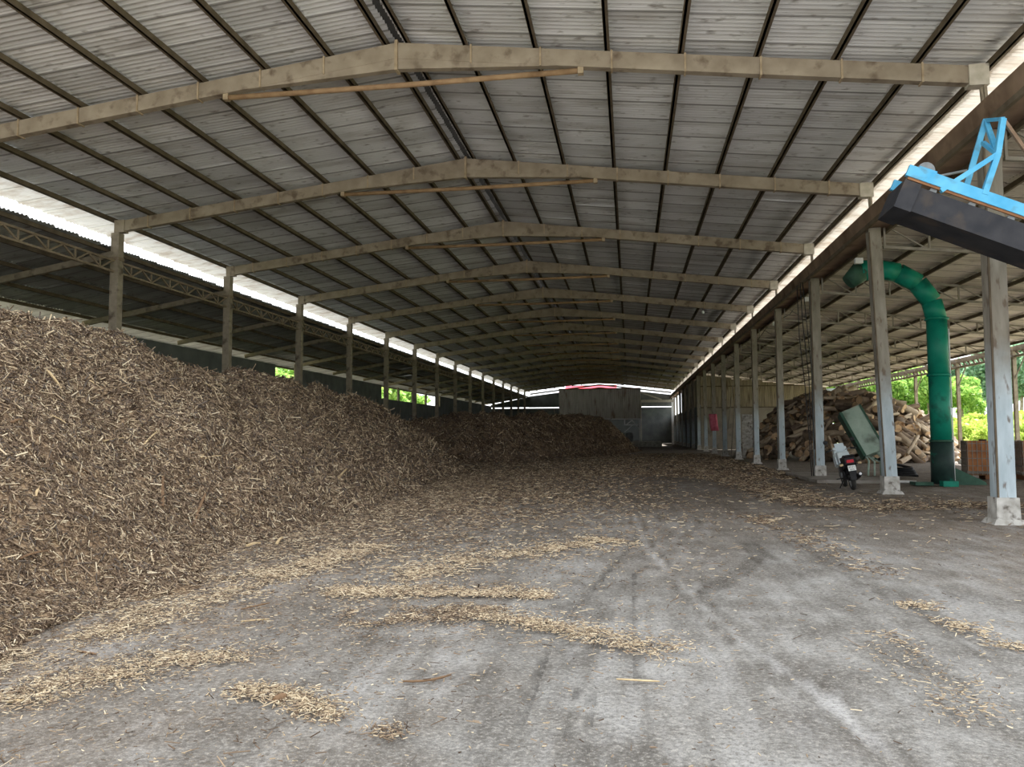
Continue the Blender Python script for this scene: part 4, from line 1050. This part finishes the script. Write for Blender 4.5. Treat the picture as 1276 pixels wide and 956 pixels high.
MB().box((0, -.315, .775), (.17, .05, .075)).build('tail_light', MT['red'], tail, False)
pl = MB().box((0, -.40, .60), (.19, .012, .14), Matrix.Rotation(math.radians(-14), 3, 'X')).build('number_plate', MT['plate'], r, False)
def text(body, x, z, size, parent):
    c = bpy.data.curves.new('plate_text', 'FONT'); c.body = body; c.size = size; c.align_x = 'CENTER'; c.extrude = .001
    to = bpy.data.objects.new('t', c); COL.objects.link(to); dg = bpy.context.evaluated_depsgraph_get(); dg.update()
    me = bpy.data.meshes.new_from_object(to.evaluated_get(dg)); bpy.data.objects.remove(to); me.materials.clear(); me.materials.append(MT['ink'])
    o = place('plate_text', me, parent, (x, -.409-(z-.60)*-.0, z), (math.radians(76), 0, 0)); return o
text('67-F1', 0, .608, .062, pl).location.y = -.404; text('073', 0, .543, .066, pl).location.y = -.420
for s_ in (-1, 1):
    MB().tube([(s_*.10, -.30, .70), (s_*.20, -.31, .70)], .012, 6).build('indicator_stalk', MT['black'], r, False)
    MB().lathe([(0, -.05), (.03, -.04), (.035, 0), (.025, .04), (0, .045)], (s_*.22, -.31, .70), 'x', 10).build('indicator', MT['strip'], r, False)
MB().prism([(-.30, .87), (-.32, .92), (-.1, .93), (.15, .86), (.45, .84), (.55, .80), (.5, .76), (.0, .79)], 'x', -.125, .125).build('seat', MT['black'], r, False)
MB().prism([(.45, .66), (.48, .88), (.6, .98), (.85, .99), (1.0, .9), (1.0, .7), (.8, .62)], 'x', -.145, .145).build('fuel_tank', MT['fairing'], r, False)
for s_ in (-1, 1):
    MB().prism([(.75, .58), (.60, .68), (.78, .88), (1.05, .92), (1.12, .74), (.98, .60)], 'x', s_*.16, s_*.2).build('side_fairing', MT['fairing'], r, False)
    MB().prism([(-.2, .62), (-.22, .74), (.4, .72), (.45, .52), (.1, .5)], 'x', s_*.11, s_*.15).build('side_panel', MT['black'], r, False)
MB().prism([(1.0, .72), (.92, 1.02), (1.0, 1.12), (1.16, 1.02), (1.2, .82)], 'x', -.17, .17).build('headlight_cowl', MT['fairing'], r, False)
MB().prism([(.9, 1.02), (.93, 1.05), (1.03, 1.22), (1.0, 1.22)], 'x', -.12, .12).build('windscreen', MT['bluesheet'], r, False)
hb = MB().tube([(-.36, .80, 1.04), (-.22, .90, 1.06), (0, .95, 1.0), (.22, .90, 1.06), (.36, .80, 1.04)], .014, 8).build('handlebar', MT['chrome'], r, False)
for s_ in (-1, 1):
    MB().tube([(s_*.26, .87, 1.055), (s_*.38, .79, 1.04)], .022, 8).build('grip', MT['black'], hb, False)
    MB().tube([(s_*.25, .89, 1.06), (s_*.30, .90, 1.18), (s_*.33, .88, 1.26)], .008, 6).build('mirror_stem', MT['black'], hb, False)
    MB().lathe([(0, -.012), (.05, -.01), (.062, 0), (.05, .012), (0, .014)], (s_*.345, .87, 1.29), 'y', 14).build('mirror', MT['black'], hb, False)
    MB().tube([(s_*.085, 1.27, .30), (s_*.085, 1.02, .92)], .026, 8).build('fork_leg', MT['chrome'], r, False)
    MB().tube([(s_*.09, .0, .30), (s_*.09, .55, .38)], .028, 8).build('swingarm', MT['black'], r, False)
    MB().tube([(s_*.14, .02, .34), (s_*.13, .16, .66)], .034, 10).build('shock', MT['black'], r, False)
    MB().tube([(s_*.10, .5, .30), (s_*.30, .48, .30)], .016, 6).build('footpeg', MT['black'], r, False)
MB().prism([(.98, .50), (1.02, .62), (1.27, .66), (1.5, .58), (1.46, .55), (1.27, .62), (1.05, .58)], 'x', -.06, .06).build('front_mudguard', MT['fairing'], r, False)
MB().box((0, .62, .42), (.26, .38, .30)).build('engine', MT['black'], r, False)
MB().lathe([(.0, -.16), (.10, -.15), (.11, 0), (.10, .15), (0, .16)], (0, .60, .36), 'x', 14).build('crankcase', MT['motor'], r, False)
ex = MB().tube([(.12, .7, .3), (.17, .4, .24), (.18, .1, .32), (.19, -.28, .42)], [.025, .03, .055, .06], 10).build('exhaust', MT['black'], r, False)
MB().tube([(.19, -.28, .42), (.19, -.31, .425)], .035, 10).build('exhaust_tip', MT['chrome'], ex, False)
MB().tube([(-.12, .45, .28), (-.27, .40, .06)], .014, 6).build('side_stand', MT['black'], r, False)
MB().prism([(-.1, .45), (.0, .60), (.5, .5), (.5, .4), (.05, .4)], 'x', -.10, .10).build('frame', MT['black'], r, False)

# ------------------------------------------------------------------ trees and bushes outside
def leaf_cloud(n, blobs, size, rng):
    P = []; per = n//len(blobs)
    for (c, rad) in blobs:
        u = rng.normal(size=(per, 3)); u /= np.linalg.norm(u, axis=1, keepdims=True); u *= rng.uniform(.55, 1.0, (per, 1))
        P.append(np.array(c)+u*np.array(rad))
    P = np.vstack(P); m = len(P)
    a = rng.normal(size=(m, 3)); a /= np.linalg.norm(a, axis=1, keepdims=True); b = np.cross(a, rng.normal(size=(m, 3))); b /= np.linalg.norm(b, axis=1, keepdims=True)
    s = size*rng.uniform(.6, 1.3, (m, 1)); V = np.stack([P-a*s, P-b*s*.5, P+a*s, P+b*s*.5], 1).reshape(-1, 3)
    V[2::4] += np.array([0, 0, -size*.25])
    F = np.arange(m*4).reshape(-1, 4); tint = np.repeat(rng.uniform(0, 1, m), 4); return V, F, tint
def tree_kind(seed, H, crown, size, n, mat):
    rg = np.random.default_rng(seed); bl = []
    for i in range(13):
        a = rg.uniform(0, 6.28); rr_ = rg.uniform(0, crown*.65); z = rg.uniform(H*.38, H*.92); k = 1-.55*abs(z/H-.6)
        bl.append(((rr_*k*math.cos(a), rr_*k*math.sin(a), z), (crown*rg.uniform(.32, .5), crown*rg.uniform(.32, .5), H*rg.uniform(.09, .15))))
    v, f, ti = leaf_cloud(n, bl, size, rg); cm = np_mesh('crown', v, f, mat, False, {'tint': ti})
    q = MB().tube([(0, 0, 0), (.15, .1, H*.3), (-.1, 0, H*.6), (.05, 0, H*.9)], [H*.018, H*.015, H*.011, H*.004], 8)
    for (c, rd) in bl[::2]: q.tube([(0, 0, c[2]*.7), (c[0]*.6, c[1]*.6, c[2]*.9), c], [H*.007, H*.005, H*.002], 5)
    return cm, q.mesh('trunk', MT['trunk'])
TK = [tree_kind(1, 11, 4.2, .34, 5200, MT['leafA']), tree_kind(2, 14, 3.8, .36, 5200, MT['leafB']), tree_kind(3, 9, 4.6, .34, 5200, MT['leafA'])]
TLAB = ['fresh green leafy tree beyond the open log store', 'tall blue green plantation tree with pale trunk beyond the field', 'low spreading bright green tree beyond the open log store']
TN = ['leafy_tree', 'plantation_tree', 'spreading_tree']
rt = random.Random(3)
def put_tree(kind, x, y, s):
    r = empty(TN[kind], (x, y, -.06), rt.uniform(0, 6.28)); r.scale = (s, s, s*rt.uniform(.9, 1.1)); tag(r, TLAB[kind] if x > 0 else ('leafy tree', '', 'low spreading tree')[kind]+' behind the outer wall of the dark lean-to', 'tree', 'trees: '+TN[kind].replace('_', ' ')+(' right' if x > 0 else ' left'))
    place('crown', TK[kind][0], r); place('trunk', TK[kind][1], r)
def put_px(kind, px, Y, s):
    g_ = on(px, 540, 1, Y); put_tree(kind, g_[0], Y, s)
for px, Y, k, s in ((1030, 112, 0, .95), (1048, 104, 2, 1.05), (1072, 96, 0, .85), (1092, 100, 2, 1.1), (1112, 92, 0, .8), (1135, 96, 2, 1.0), (1158, 90, 0, .78), (1178, 98, 2, .95), (1200, 100, 0, .75),
                    (1060, 130, 1, 1.0), (1100, 130, 1, 1.0), (1140, 128, 1, .95), (1180, 126, 1, .95), (1210, 124, 1, .95), (1232, 120, 1, .95), (1254, 118, 1, .98), (1276, 116, 1, 1.0), (1300, 112, 1, 1.0), (1225, 138, 1, 1.1), (1262, 136, 1, 1.1), (1290, 130, 1, 1.1), (1330, 112, 1, 1.0)):
    put_px(k, px, Y, s)
for y in (44, 50, 66, 71, 76, 81, 86, 91, 97, 104): put_tree(rt.choice((0, 2)), -29-rt.uniform(0, 4), y, .95)
rg = np.random.default_rng(8); bl = [((rg.uniform(-1.6, 1.6), rg.uniform(-1.2, 1.2), rg.uniform(.5, 1.6)), (1.0, 1.0, .7)) for i in range(9)]
v, f, ti = leaf_cloud(2600, bl, .22, rg); bm_ = np_mesh('bush', v, f, MT['leafC'], False, {'tint': ti})
for px, Y, s in ((1196, 66, 1.0), (1208, 62, 1.1), (1220, 70, 1.3), (1232, 60, 1.0), (1244, 66, 1.25), (1256, 58, 1.0), (1268, 64, 1.2), (1280, 58, 1.1), (1292, 62, 1.2), (1214, 84, 1.6), (1240, 84, 1.7), (1264, 82, 1.7), (1290, 80, 1.7), (1180, 80, 1.3), (1150, 80, 1.2), (1120, 82, 1.2)):
    g_ = on(px, 540, 1, Y); o = place('bush', bm_, None, (g_[0], Y, -.1), (0, 0, rt.uniform(0, 6)), (s, s, s)); tag(o, 'yellow green bush in the sunny field past the log store', 'bush', 'bushes in the field')
